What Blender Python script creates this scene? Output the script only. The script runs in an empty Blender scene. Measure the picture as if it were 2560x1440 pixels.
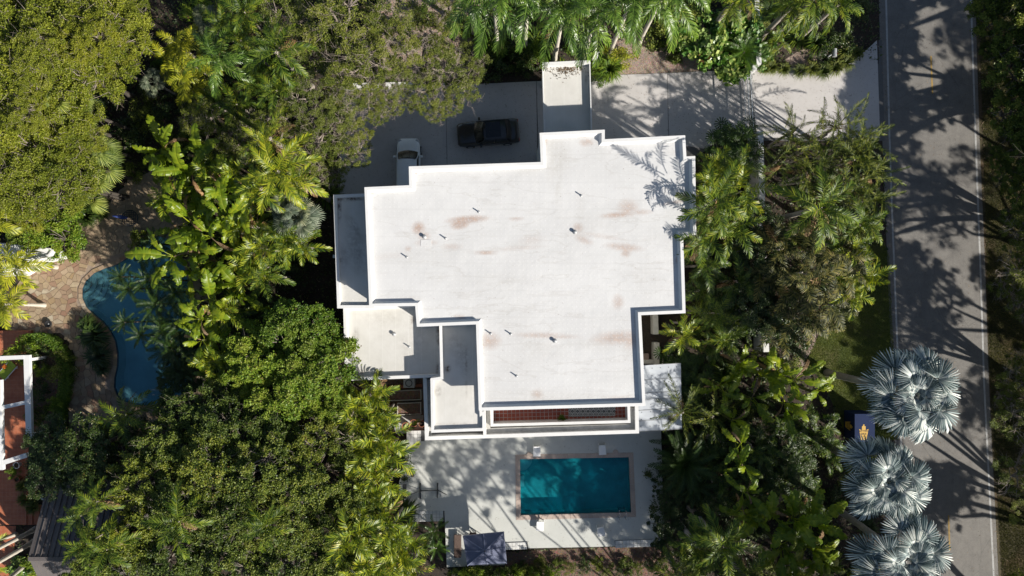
import bpy, math, random
import numpy as np
from mathutils import Vector, Matrix, Euler
from mathutils.geometry import tessellate_polygon
random.seed(7); RNG = np.random.default_rng(7)
SC = bpy.context.scene; COL = SC.collection
R = math.radians; PI = math.pi

# ---------------------------------------------------------------- camera, sky, sun, exposure
HC = 53.0; FP = 1696.0                       # camera height (m); focal length in units of a 2560 wide picture
cam = bpy.data.cameras.new('camera'); cam.sensor_width = 36; cam.lens = 36*FP/2560
cam.clip_start = 1; cam.clip_end = 1500
camo = bpy.data.objects.new('camera', cam); COL.objects.link(camo); camo.location = (0, 0, HC); SC.camera = camo
SUN_DIR = Vector((1.43, -0.96, 1.0)).normalized()
SUN_EL = math.asin(SUN_DIR.z); SUN_AZ = math.atan2(SUN_DIR.x, SUN_DIR.y)
w = bpy.data.worlds.new('World'); SC.world = w; w.use_nodes = True
sky = w.node_tree.nodes.new('ShaderNodeTexSky'); sky.sky_type = 'NISHITA'; sky.sun_disc = False
sky.sun_elevation = SUN_EL; sky.sun_rotation = SUN_AZ
bg = w.node_tree.nodes['Background']; bg.inputs[1].default_value = 0.056
w.node_tree.links.new(sky.outputs[0], bg.inputs[0])
sun = bpy.data.lights.new('sun', 'SUN'); sun.energy = 4.9; sun.angle = R(0.7); sun.color = (1.0, 0.94, 0.85)
suno = bpy.data.objects.new('sun', sun); COL.objects.link(suno)
suno.rotation_euler = SUN_DIR.to_track_quat('Z', 'Y').to_euler(); suno.location = (60, -40, 60)
SC.view_settings.view_transform = 'Standard'; SC.view_settings.look = 'None'
SC.view_settings.exposure = 0.66; SC.view_settings.gamma = 1.0; SC.view_settings.use_curve_mapping = False
SC.render.engine = 'CYCLES'
SC.cycles.max_bounces = 6; SC.cycles.transparent_max_bounces = 6; SC.cycles.diffuse_bounces = 3
SC.cycles.transmission_bounces = 4; SC.cycles.glossy_bounces = 2
SC.cycles.caustics_reflective = False; SC.cycles.caustics_refractive = False

def at(px, py, z=0.0):
    k = (HC-z)/FP
    return Vector(((px-1280)*k, (720-py)*k, z))
def ats(pts, z=0.0): return [at(a, b, z).to_2d() for a, b in pts]

# ---------------------------------------------------------------- node helpers and materials
class NT:
    def __init__(s, name):
        s.m = bpy.data.materials.new(name); s.m.use_nodes = True; s.t = s.m.node_tree; s.n = s.t.nodes; s.n.clear()
        s.out = s.n.new('ShaderNodeOutputMaterial')
        s.pos = s.n.new('ShaderNodeNewGeometry').outputs['Position']
    def add(s, typ, **kw):
        n = s.n.new(typ)
        for k, v in kw.items():
            if k.startswith('_'): n.inputs[int(k[1:])].default_value = v
            else: setattr(n, k, v)
        return n
    def link(s, a, b): s.t.links.new(a, b)
    def val(s, sock, v):
        if isinstance(v, bpy.types.NodeSocket): s.link(v, sock)
        elif v is not None:
            if hasattr(sock.default_value, '__len__') and len(v) == 3 and len(sock.default_value) == 4: v = (*v, 1)
            sock.default_value = v
    def math(s, op, a, b=None, c=None):
        n = s.n.new('ShaderNodeMath'); n.operation = op
        for i, v in enumerate((a, b, c)):
            if v is not None: s.val(n.inputs[i], v)
        return n.outputs[0]
    def noise(s, scale, detail=4, rough=.6, vec=None):
        n = s.n.new('ShaderNodeTexNoise'); n.inputs['Scale'].default_value = scale
        n.inputs['Detail'].default_value = detail; n.inputs['Roughness'].default_value = rough
        s.link(vec or s.pos, n.inputs['Vector']); return n.outputs['Fac']
    def vor(s, scale, feature='F1', out='Distance', vec=None):
        n = s.n.new('ShaderNodeTexVoronoi'); n.feature = feature; n.inputs['Scale'].default_value = scale
        s.link(vec or s.pos, n.inputs['Vector']); return n.outputs[out]
    def ramp(s, f, stops):
        n = s.n.new('ShaderNodeValToRGB'); e = n.color_ramp.elements
        while len(e) < len(stops): e.new(0.5)
        for el, (p, c) in zip(e, stops):
            el.position = p; el.color = (*c, 1) if len(c) == 3 else c
        s.val(n.inputs[0], f); return n.outputs[0]
    def rng(s, f, a, b, c=0., d=1.):
        n = s.n.new('ShaderNodeMapRange'); s.val(n.inputs[0], f)
        for i, v in enumerate((a, b, c, d)): s.val(n.inputs[i+1], v)
        return n.outputs[0]
    def mix(s, f, a, b, mode='MIX'):
        n = s.n.new('ShaderNodeMix'); n.data_type = 'RGBA'; n.blend_type = mode
        s.val(n.inputs[0], f); s.val(n.inputs[6], a); s.val(n.inputs[7], b); return n.outputs[2]
    def attr(s, name):
        n = s.n.new('ShaderNodeAttribute'); n.attribute_name = name; return n.outputs['Fac']
    def orand(s): return s.n.new('ShaderNodeObjectInfo').outputs['Random']
    def scalev(s, v):
        n = s.n.new('ShaderNodeVectorMath'); n.operation = 'MULTIPLY'; s.link(s.pos, n.inputs[0]); n.inputs[1].default_value = v
        return n.outputs[0]
    def xyz(s):
        n = s.n.new('ShaderNodeSeparateXYZ'); s.link(s.pos, n.inputs[0]); return n.outputs
    def bump(s, h, strength=.3, dist=.02):
        n = s.n.new('ShaderNodeBump'); n.inputs['Strength'].default_value = strength; n.inputs['Distance'].default_value = dist
        s.link(h, n.inputs['Height']); return n.outputs[0]
    def pbr(s, col, rough=.7, normal=None, spec=.5, metal=0., **kw):
        p = s.n.new('ShaderNodeBsdfPrincipled'); s.val(p.inputs['Base Color'], col); s.val(p.inputs['Roughness'], rough)
        s.val(p.inputs['Metallic'], metal); p.inputs['Specular IOR Level'].default_value = spec
        if normal: s.link(normal, p.inputs['Normal'])
        s.link(p.outputs[0], s.out.inputs[0]); return p

def simple(name, col, rough=.7, var=.12, scale=6., bump=.15, spec=.5, metal=0., grime=None):
    t = NT(name)
    f = t.noise(scale, 5); f2 = t.noise(scale*.17+.05, 3)
    f = t.math('ADD', t.math('MULTIPLY', f, .5), t.math('MULTIPLY', f2, .5))
    lo = tuple(c*(1-var*1.6) for c in col); hi = tuple(min(1, c*(1+var*1.2)) for c in col)
    c = t.ramp(f, [(.3, lo), (.7, hi)])
    if grime: c = t.mix(t.rng(t.noise(scale*.5, 6, .7), .52, .72, 0, grime), c, tuple(x*.35 for x in col))
    t.pbr(c, rough, t.bump(t.noise(scale*6, 3), bump, .01) if bump else None, spec, metal)
    return t.m

def leafmat(name, dark, mid, light, dry=(.16, .10, .04), trans=.24, rough=.42, spec=.5, ovar=.35):
    """foliage: every leaf has its own 'tint' (0..1, above .94 dry); each plant shifts a little as a whole"""
    t = NT(name); a = t.attr('tint')
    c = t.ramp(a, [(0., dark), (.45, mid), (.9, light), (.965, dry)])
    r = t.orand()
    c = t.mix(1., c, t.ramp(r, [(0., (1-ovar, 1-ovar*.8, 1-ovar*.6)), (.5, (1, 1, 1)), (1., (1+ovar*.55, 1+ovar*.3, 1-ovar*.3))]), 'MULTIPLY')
    p = t.pbr(c, rough, None, spec)
    tr = t.n.new('ShaderNodeBsdfTranslucent')
    t.link(t.mix(1., c, (1.15, 1.25, .55), 'MULTIPLY'), tr.inputs[0])
    m = t.n.new('ShaderNodeMixShader'); m.inputs[0].default_value = trans
    t.link(p.outputs[0], m.inputs[1]); t.link(tr.outputs[0], m.inputs[2]); t.link(m.outputs[0], t.out.inputs[0])
    return t.m

M = {}
M['white'] = simple('white_paint', (.69, .69, .68), .6, .05, 3, .1, grime=.15)
M['white_clean'] = simple('white_plastic', (.78, .78, .78), .35, .03, 3, 0)
M['wall'] = simple('wall_render', (.72, .72, .70), .8, .08, 2, .3)
M['ledge'] = simple('weathered_ledge', (.50, .49, .46), .85, .2, 4, .3, grime=.7)
M['glass_dark'] = simple('window_glass', (.012, .015, .018), .18, .1, 1, 0)
M['frame_dark'] = simple('dark_metal', (.06, .065, .07), .45, .1, 5, 0, metal=.6)
M['steel'] = simple('steel', (.6, .6, .6), .25, .05, 5, 0, metal=1.)
M['grey_metal'] = simple('grey_metal', (.38, .39, .40), .5, .1, 5, 0, metal=.3)
M['white_metal'] = simple('white_metal', (.66, .68, .70), .45, .05, 5, 0)
M['terracotta'] = simple('terracotta_pot', (.36, .13, .07), .8, .15, 8, .2)
M['potsoil'] = simple('pot_soil', (.05, .035, .025), .95, .3, 20, .6)
M['brownwood'] = simple('brown_wicker', (.10, .065, .05), .7, .25, 25, .4)
M['beigecloth'] = simple('beige_cushion', (.30, .22, .18), .8, .1, 25, .2)
M['navy'] = simple('navy_canvas', (.12, .135, .205), .8, .12, 10, .2)
M['navy_band'] = simple('faded_navy_canvas', (.18, .20, .285), .8, .1, 10, .2)
M['bluebox'] = simple('blue_plastic', (.012, .024, .075), .8, .1, 5, .1, spec=.2)
M['gold'] = simple('gold_print', (.55, .33, .05), .6, .08, 5, 0)
M['bluecloth'] = simple('blue_cloth', (.02, .04, .16), .8, .1, 5, .1)
M['limecloth'] = simple('lime_cloth', (.28, .36, .03), .8, .1, 5, .1)
M['orange'] = simple('orange_cloth', (.7, .18, .02), .8, .1, 5, .1)
M['black'] = simple('black_rubber', (.015, .015, .016), .8, .1, 5, 0)
M['lineW'] = simple('road_line_white', (.40, .40, .39), .8, .15, 6, .1, grime=.75)
M['lineY'] = simple('road_line_yellow', (.34, .22, .06), .8, .2, 9, .1, grime=.8)
M['curb'] = simple('kerb_concrete', (.50, .49, .47), .85, .1, 6, .2)
M['bark'] = simple('grey_bark', (.17, .145, .12), .9, .25, 9, .6)
M['twig'] = simple('pale_twig', (.30, .25, .21), .9, .2, 9, .3)
M['palmtrunk'] = simple('palm_trunk', (.30, .265, .23), .9, .2, 7, .6)
M['paletrunk'] = simple('pale_palm_trunk', (.50, .46, .39), .85, .12, 7, .4)
M['stem'] = simple('green_stem', (.10, .12, .03), .6, .2, 6, .2)
M['dirtwall'] = simple('stained_cream_wall', (.50, .48, .42), .85, .15, 3, .3, grime=.5)
M['grille'] = simple('unit_casing', (.45, .45, .44), .6, .1, 8, .1)

def m_roof():
    t = NT('white_roof_membrane'); x, y, z = t.xyz()
    st = t.attr('stain'); gr = t.attr('grime')
    n1 = t.noise(.35, 5); n2 = t.noise(3.2, 6, .7); n3 = t.noise(11, 5, .7)
    base = t.ramp(n1, [(.3, (.56, .56, .555)), (.7, (.645, .645, .64))])
    rf = t.math('MULTIPLY', t.math('MINIMUM', t.math('MULTIPLY', st, 1.25), 1.), t.rng(t.math('ADD', t.math('MULTIPLY', n2, .65), t.math('MULTIPLY', n3, .35)),   .33, .60, .12, 1.0))
    rf = t.math('MAXIMUM', rf, t.rng(t.math('ADD', st, t.math('MULTIPLY', n3, .5)), 1.25, 1.4, 0., .95))
    # streaks of dirt left where water stands
    pond = t.math('ABSOLUTE', t.math('SUBTRACT', t.noise(1., 4, .55, t.scalev((.10, .42, 1))), .5)); base = t.mix(t.rng(pond, .0, .010, .2, 0.), base, (.36, .33, .29))
    base = t.mix(t.rng(t.noise(.8, 7, .75, t.scalev((.35, 1.6, 1))), .55, .72, 0., .30), base, (.38, .35, .31))
    base = t.mix(rf, base, t.ramp(n2, [(.35, (.22, .11, .07)), (.65, (.50, .36, .28))]))
    gf = t.math('MULTIPLY', gr, t.rng(n2, .35, .6, .25, 1.))
    base = t.mix(gf, base, (.42, .40, .36))
    # sheets laid east-west: faint lap lines
    wy = t.math('ADD', y, t.math('MULTIPLY', n1, .35))
    fr = t.math('FRACT', t.math('MULTIPLY', wy, 1/1.83))
    line = t.math('LESS_THAN', fr, .014)
    base = t.mix(t.math('MULTIPLY', line, .28), base, (.45, .44, .42))
    fx = t.math('FRACT', t.math('MULTIPLY', t.math('ADD', x, t.math('MULTIPLY', t.math('FLOOR', t.math('MULTIPLY', wy, 1/1.83)), 2.7)), 1/7.3))
    base = t.mix(t.math('MULTIPLY', t.math('LESS_THAN', fx, .004), .18), base, (.5, .49, .47))
    # fastener plates in rows under the sheet
    gx = t.math('SUBTRACT', t.math('FRACT', t.math('MULTIPLY', x, 1/.30)), .5)
    gy = t.math('SUBTRACT', t.math('FRACT', t.math('MULTIPLY', wy, 1/.305)), .5)
    d = t.math('SQRT', t.math('ADD', t.math('MULTIPLY', gx, gx), t.math('MULTIPLY', gy, gy)))
    dot = t.rng(d, .12, .24, 1., 0.)
    base = t.mix(t.math('MULTIPLY', t.rng(d, .1, .3, 0., 1.), .0), base, (.6, .6, .6))
    base = t.mix(t.math('MULTIPLY', dot, t.rng(n2, .4, .65, .05, .38)), base, (.72, .72, .72))
    ring = t.math('MULTIPLY', t.rng(d, .2, .26, 0., 1.), t.rng(d, .28, .4, 1., 0.))
    base = t.mix(t.math('MULTIPLY', ring, t.math('ADD', t.rng(n2, .4, .6, .0, .09), t.math('MULTIPLY', rf, .5))), base, (.45, .40, .36))
    speck = t.math('GREATER_THAN', t.noise(7.5, 2, .5), .735)
    base = t.mix(t.math('MULTIPLY', speck, .5), base, (.25, .2, .16))
    h = t.math('ADD', t.math('MULTIPLY', dot, .12), t.math('MULTIPLY', t.noise(.9, 4), 2.4))
    t.pbr(base, .55, t.bump(h, .35, .03)); return t.m
M['roof'] = m_roof()
def m_lowroof():
    t = NT('cream_roof_coating'); n1 = t.noise(.6, 5); n2 = t.noise(2.7, 7, .75)
    st = t.attr('stain'); x, y, z = t.xyz()
    c = t.ramp(n1, [(.3, (.53, .52, .485)), (.7, (.62, .61, .58))])
    c = t.mix(t.math('MULTIPLY', st, t.rng(n2, .36, .62, 0., 1.)), c, t.ramp(t.noise(5, 5), [(.4, (.05, .035, .03)), (.7, (.17, .11, .07))]))
    c = t.mix(t.rng(t.noise(9, 6, .8), .62, .72, 0., .5), c, (.25, .22, .17))
    c = t.mix(t.math('MULTIPLY', t.math('LESS_THAN', t.math('FRACT', t.math('MULTIPLY', x, 1/.93)), .03), .25), c, (.75, .75, .73))
    t.pbr(c, .7, t.bump(t.noise(3, 5), .4, .03)); return t.m
M['lowroof'] = m_lowroof()
def m_concrete(name, a, b, spot=(.16, .13, .11), sp=.735, big=.25):
    t = NT(name); n1 = t.noise(.35, 6, .65); n2 = t.noise(4, 6, .7)
    c = t.ramp(n1, [(.3, a), (.7, b)])
    c = t.mix(t.rng(n2, .5, .8, 0., big), c, tuple(x*.55 for x in a))
    c = t.mix(t.math('MULTIPLY', t.math('GREATER_THAN', t.noise(5.5, 2, .5), sp-.02), .55), c, spot)
    st = t.attr('stain')
    c = t.mix(t.math('MULTIPLY', st, t.rng(t.noise(2.2, 6, .75), .35, .62, .1, 1.)), c, (.13, .10, .08))
    t.pbr(c, .8, t.bump(t.noise(22, 4), .25, .01)); return t.m
M['drive'] = m_concrete('driveway_concrete', (.45, .43, .415), (.53, .51, .495))
M['deck'] = m_concrete('painted_deck', (.47, .48, .45), (.56, .57, .54), big=.12)
def m_asphalt():
    t = NT('asphalt'); n1 = t.noise(.25, 5); n2 = t.noise(38, 3, .7); n3 = t.noise(1.4, 6, .7)
    c = t.ramp(n1, [(.3, (.14, .132, .12)), (.7, (.21, .198, .18))])
    c = t.mix(.55, c, t.ramp(n2, [(.3, (.085, .082, .08)), (.7, (.29, .275, .25))]))
    c = t.mix(t.rng(n3, .45, .72, 0., .45), c, (.08, .077, .074))
    c = t.mix(t.rng(t.noise(.9, 5, .7, t.scalev((1.2, .12, 1))), .45, .7, 0., .3), c, (.10, .095, .09))
    crack = t.vor(.45, 'DISTANCE_TO_EDGE', vec=t.scalev((1, .5, 1)))
    c = t.mix(t.rng(crack, 0., .006, .35, 0.), c, (.04, .04, .04))
    t.pbr(c, .85, t.bump(n2, .5, .01)); return t.m
M['asphalt'] = m_asphalt()
def m_soil():
    t = NT('soil_and_leaf_litter'); n1 = t.noise(.5, 6, .7); n2 = t.noise(7, 6, .8); v = t.vor(9, out='Color')
    c = t.ramp(n1, [(.3, (.018, .015, .011)), (.7, (.055, .040, .028))])
    c = t.mix(t.rng(n2, .45, .75, 0., .6), c, (.10, .072, .05))
    c = t.mix(.25, c, t.mix(1., c, v, 'MULTIPLY'))
    t.pbr(c, .95, t.bump(n2, .9, .05)); return t.m
M['soil'] = m_soil()
def m_gravel(name, a, b, scale=16.):
    t = NT(name); v = t.vor(scale, out='Color'); d = t.vor(scale)
    c = t.mix(.35, t.ramp(t.noise(scale*.6, 5, .8), [(.35, a), (.65, b)]), t.mix(1., b, v, 'MULTIPLY'))
    c = t.mix(t.rng(t.noise(.9, 6, .7), .45, .7, 0., .55), c, (.09, .06, .045))
    t.pbr(c, .9, t.bump(d, .9, .03)); return t.m
M['gravel'] = m_gravel('pink_gravel', (.26, .19, .14), (.50, .40, .32))
M['mulch'] = m_gravel('brown_mulch', (.09, .055, .04), (.26, .17, .12), 11.)
def m_grass(name, a, b, c3):
    t = NT(name); n1 = t.noise(.8, 6, .7); n2 = t.noise(14, 5, .8)
    c = t.ramp(n1, [(.3, a), (.7, b)])
    c = t.mix(t.rng(n2, .4, .7, 0., .6), c, tuple(x*.5 for x in a))
    c = t.mix(t.rng(t.noise(.45, 5), .5, .65, 0., .8), c, c3)
    t.pbr(c, .9, t.bump(n2, .9, .04)); return t.m
M['grass'] = m_grass('lawn_soil', (.06, .085, .02), (.12, .15, .035), (.14, .12, .05))
M['verge'] = m_grass('dry_verge', (.055, .045, .02), (.09, .075, .03), (.12, .075, .04))
def m_terracotta_floor():
    t = NT('terracotta_tile_floor'); x, y, z = t.xyz()
    fx = t.math('FRACT', t.math('MULTIPLY', x, 1/.30)); fy = t.math('FRACT', t.math('MULTIPLY', y, 1/.30))
    g = t.math('MAXIMUM', t.math('LESS_THAN', fx, .06), t.math('LESS_THAN', fy, .06))
    c = t.ramp(t.noise(1.6, 6, .7), [(.3, (.30, .082, .038)), (.7, (.46, .16, .075))])
    c = t.mix(t.math('MULTIPLY', g, .45), c, (.42, .26, .18))
    t.pbr(c, .65, t.bump(t.math('SUBTRACT', 1., g), .3, .01)); return t.m
M['tfloor'] = m_terracotta_floor()
def m_tile_red():
    t = NT('red_clay_tile'); r = t.orand(); n = t.noise(5, 5)
    c = t.mix(.5, t.ramp(r, [(0., (.30, .058, .03)), (1., (.42, .10, .05))]), t.ramp(n, [(.3, (.26, .06, .035)), (.7, (.42, .10, .055))]))
    t.pbr(c, .45, t.bump(t.noise(30, 3), .1, .01)); return t.m
M['tile_red'] = m_tile_red()
def m_flag():
    t = NT('flagstone'); r = t.orand(); n = t.noise(3, 6, .7)
    c = t.ramp(r, [(0., (.22, .15, .095)), (.2, (.33, .26, .17)), (.4, (.23, .13, .085)), (.6, (.38, .31, .21)), (.8, (.27, .19, .10)), (1., (.40, .35, .26))])
    c = t.mix(t.rng(n, .4, .75, 0., .6), c, (.20, .13, .09))
    t.pbr(c, .8, t.bump(n, .5, .03)); return t.m
M['flag'] = m_flag()
M['mortar'] = simple('patio_mortar', (.27, .21, .16), .9, .25, 4, .5)
def m_coping():
    t = NT('beige_coping'); r = t.orand()
    c = t.mix(.5, t.ramp(r, [(0., (.40, .32, .27)), (1., (.52, .43, .37))]), t.ramp(t.noise(9, 5, .8), [(.3, (.34, .26, .22)), (.7, (.52, .43, .37))]))
    t.pbr(c, .8, t.bump(t.noise(20, 4), .3, .01)); return t.m
M['coping'] = m_coping()
def m_whitetile():
    t = NT('white_glazed_tile'); r = t.orand()
    t.pbr(t.ramp(r, [(0., (.62, .62, .60)), (1., (.74, .74, .72))]), .3, t.bump(t.noise(6, 4), .1, .01)); return t.m
M['tile_white'] = m_whitetile()
M['grout'] = simple('dark_grout', (.12, .12, .12), .9, .1, 5, .2)
def m_water(name, tint, dens):
    t = NT(name)
    tr = t.n.new('ShaderNodeBsdfTransparent'); t.val(tr.inputs[0], tint)
    gl = t.n.new('ShaderNodeBsdfGlossy'); gl.inputs['Roughness'].default_value = .03
    nb = t.bump(t.noise(2.2, 3, .5), .25, .05); t.link(nb, gl.inputs['Normal'])
    fr = t.n.new('ShaderNodeFresnel'); fr.inputs[0].default_value = 1.33; t.link(nb, fr.inputs['Normal'])
    df = t.n.new('ShaderNodeBsdfDiffuse'); t.val(df.inputs[0], dens)
    m1 = t.n.new('ShaderNodeMixShader'); m1.inputs[0].default_value = .22; t.link(tr.outputs[0], m1.inputs[1]); t.link(df.outputs[0], m1.inputs[2])
    m2 = t.n.new('ShaderNodeMixShader'); t.link(fr.outputs[0], m2.inputs[0]); t.link(m1.outputs[0], m2.inputs[1]); t.link(gl.outputs[0], m2.inputs[2])
    t.link(m2.outputs[0], t.out.inputs[0]); return t.m
M['water_teal'] = m_water('teal_pool_water', (.27, .76, .84), (.0, .14, .21))
M['water_blue'] = m_water('blue_pool_water', (.62, .88, .96), (.17, .46, .55))
M['basin_teal'] = simple('teal_basin', (.12, .46, .46), .7, .35, .9, 0)
M['basin_blue'] = simple('blue_basin', (.40, .64, .70), .7, .2, .5, 0)
M['basin_step'] = simple('pale_pool_step', (.70, .74, .70), .7, .1, 2, 0)
M['pooltile_dark'] = simple('dark_waterline_tile', (.02, .035, .06), .3, .2, 8, 0)
def m_corr():
    t = NT('white_corrugated_steel'); c = t.ramp(t.noise(.8, 5), [(.3, (.56, .59, .63)), (.7, (.66, .69, .72))])
    c = t.mix(t.rng(t.noise(6, 6, .8), .62, .75, 0., .4), c, (.35, .35, .35))
    t.pbr(c, .4); return t.m
M['corr'] = m_corr()
M['shed_dark'] = simple('brown_roof_sheet', (.135, .12, .118), .55, .15, 1.2, .1, metal=.2)
M['shed_light'] = simple('brown_sunlit_sheet', (.15, .135, .13), .55, .12, 1.2, .1, metal=.2)  # sunlight on the south slope put into a paler copy of the sheet
def m_rug():
    t = NT('patterned_rug'); x, y, z = t.xyz()
    def band(v, k): return t.math('ABSOLUTE', t.math('SUBTRACT', t.math('FRACT', t.math('MULTIPLY', v, k)), .5))
    d = t.math('ADD', band(x, 2.6), band(y, 2.6)); e = t.math('ADD', band(x, 5.2), band(y, 3.1))
    f = t.math('LESS_THAN', t.math('FRACT', t.math('MULTIPLY', t.math('ADD', d, t.math('MULTIPLY', e, .3)), 3.)), .45)
    c = t.mix(f, (.55, .53, .48), (.08, .085, .09))
    t.pbr(c, .95); return t.m
M['rug'] = m_rug()
def m_car(name, col, rough=.25, dust=.0):
    t = NT(name); c = t.mix(t.rng(t.noise(5, 6, .8), .5, .7, 0., dust), col, (.25, .22, .18))
    p = t.pbr(c, rough, None, .6, .0); p.inputs['Coat Weight'].default_value = .6; p.inputs['Coat Roughness'].default_value = .08; return t.m
M['car_white'] = m_car('white_car_paint', (.80, .83, .83), .35, .1)
M['car_black'] = m_car('black_car_paint', (.012, .012, .014), .3, .10)  # dust patches also stand in for blotchy reflections on the hood
M['lamp_red'] = simple('tail_lamp', (.25, .01, .01), .2, .05, 5, 0)
M['lamp_clear'] = simple('head_lamp', (.5, .52, .55), .1, .05, 5, 0)

# foliage
M['f_royal'] = leafmat('royal_frond_green', (.03, .07, .010), (.085, .17, .016), (.20, .31, .05), dry=(.3, .26, .12), rough=.36, spec=.6)
M['f_areca'] = leafmat('areca_frond', (.035, .08, .008), (.14, .20, .012), (.38, .40, .022), dry=(.34, .25, .06), rough=.42, spec=.45, ovar=.22)
M['f_alex'] = leafmat('feather_frond', (.020, .050, .006), (.070, .125, .010), (.22, .27, .022), rough=.48, spec=.35, ovar=.4)
M['f_gold'] = leafmat('golden_frond', (.06, .08, .008), (.22, .25, .012), (.46, .45, .03), dry=(.36, .25, .06), rough=.45, spec=.4, ovar=.15)
M['f_dull'] = leafmat('dull_frond', (.016, .026, .008), (.052, .062, .016), (.18, .17, .045), dry=(.24, .17, .12), rough=.55, spec=.3, ovar=.4)
M['f_silver'] = leafmat('silver_fan', (.12, .17, .17), (.30, .37, .37), (.78, .81, .77), dry=(.3, .2, .12), trans=.10, rough=.55, ovar=.06, spec=.35)  # near-white tint end paints highlights of segments facing the sun
M['f_fan'] = leafmat('green_fan', (.05, .09, .015), (.15, .20, .03), (.36, .40, .10), rough=.5, spec=.3)
M['f_greyfan'] = leafmat('grey_fan', (.08, .11, .06), (.18, .22, .14), (.36, .38, .26), rough=.45)
M['f_banana'] = leafmat('banana_leaf', (.035, .085, .008), (.155, .235, .014), (.36, .41, .025), dry=(.32, .19, .08), rough=.38, trans=.42, spec=.45)
M['f_oak'] = leafmat('oak_leaf', (.045, .07, .010), (.145, .18, .016), (.32, .34, .03), dry=(.24, .20, .14), rough=.55, spec=.25, ovar=.2)
M['f_oakgrey'] = leafmat('grey_oak_leaf', (.028, .048, .010), (.10, .135, .020), (.27, .30, .05), dry=(.28, .23, .18), rough=.6, spec=.25, ovar=.2)
M['f_bright'] = leafmat('bright_tree_leaf', (.03, .08, .008), (.105, .19, .015), (.25, .33, .03), rough=.5, spec=.35)
M['f_dark'] = leafmat('glossy_tree_leaf', (.012, .028, .006), (.052, .088, .013), (.22, .27, .038), rough=.5, spec=.35, ovar=.42)
M['f_phx'] = leafmat('narrow_palm_leaf', (.013, .030, .006), (.046, .075, .011), (.20, .23, .03), rough=.5, spec=.3, ovar=.4)
M['f_shade'] = leafmat('dark_shaded_palm_leaf', (.012, .032, .006), (.038, .078, .010), (.13, .19, .02), rough=.45, spec=.4, ovar=.3)  # dark leaves; also paints shade onto palms right of the house
M['f_dead'] = leafmat('dead_frond', (.09, .05, .025), (.20, .12, .06), (.36, .25, .15), dry=(.45, .36, .26), rough=.8, trans=.1, spec=.2)
M['f_deep'] = leafmat('deep_green_leaf', (.012, .026, .006), (.03, .06, .012), (.085, .13, .025), rough=.42, ovar=.2)
M['f_vine'] = leafmat('vine_leaf', (.03, .09, .015), (.08, .20, .03), (.40, .48, .16), rough=.35, spec=.6)
M['f_grass'] = leafmat('grass_blade', (.045, .07, .012), (.11, .15, .02), (.22, .24, .04), dry=(.26, .20, .09), rough=.6, trans=.25)
M['f_litter'] = leafmat('fallen_leaf', (.04, .028, .016), (.10, .066, .038), (.22, .15, .09), dry=(.32, .24, .16), rough=.8, trans=.05)
M['f_cover'] = leafmat('ground_cover_leaf', (.015, .028, .007), (.04, .065, .014), (.11, .14, .03), dry=(.18, .12, .06), rough=.5)

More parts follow.
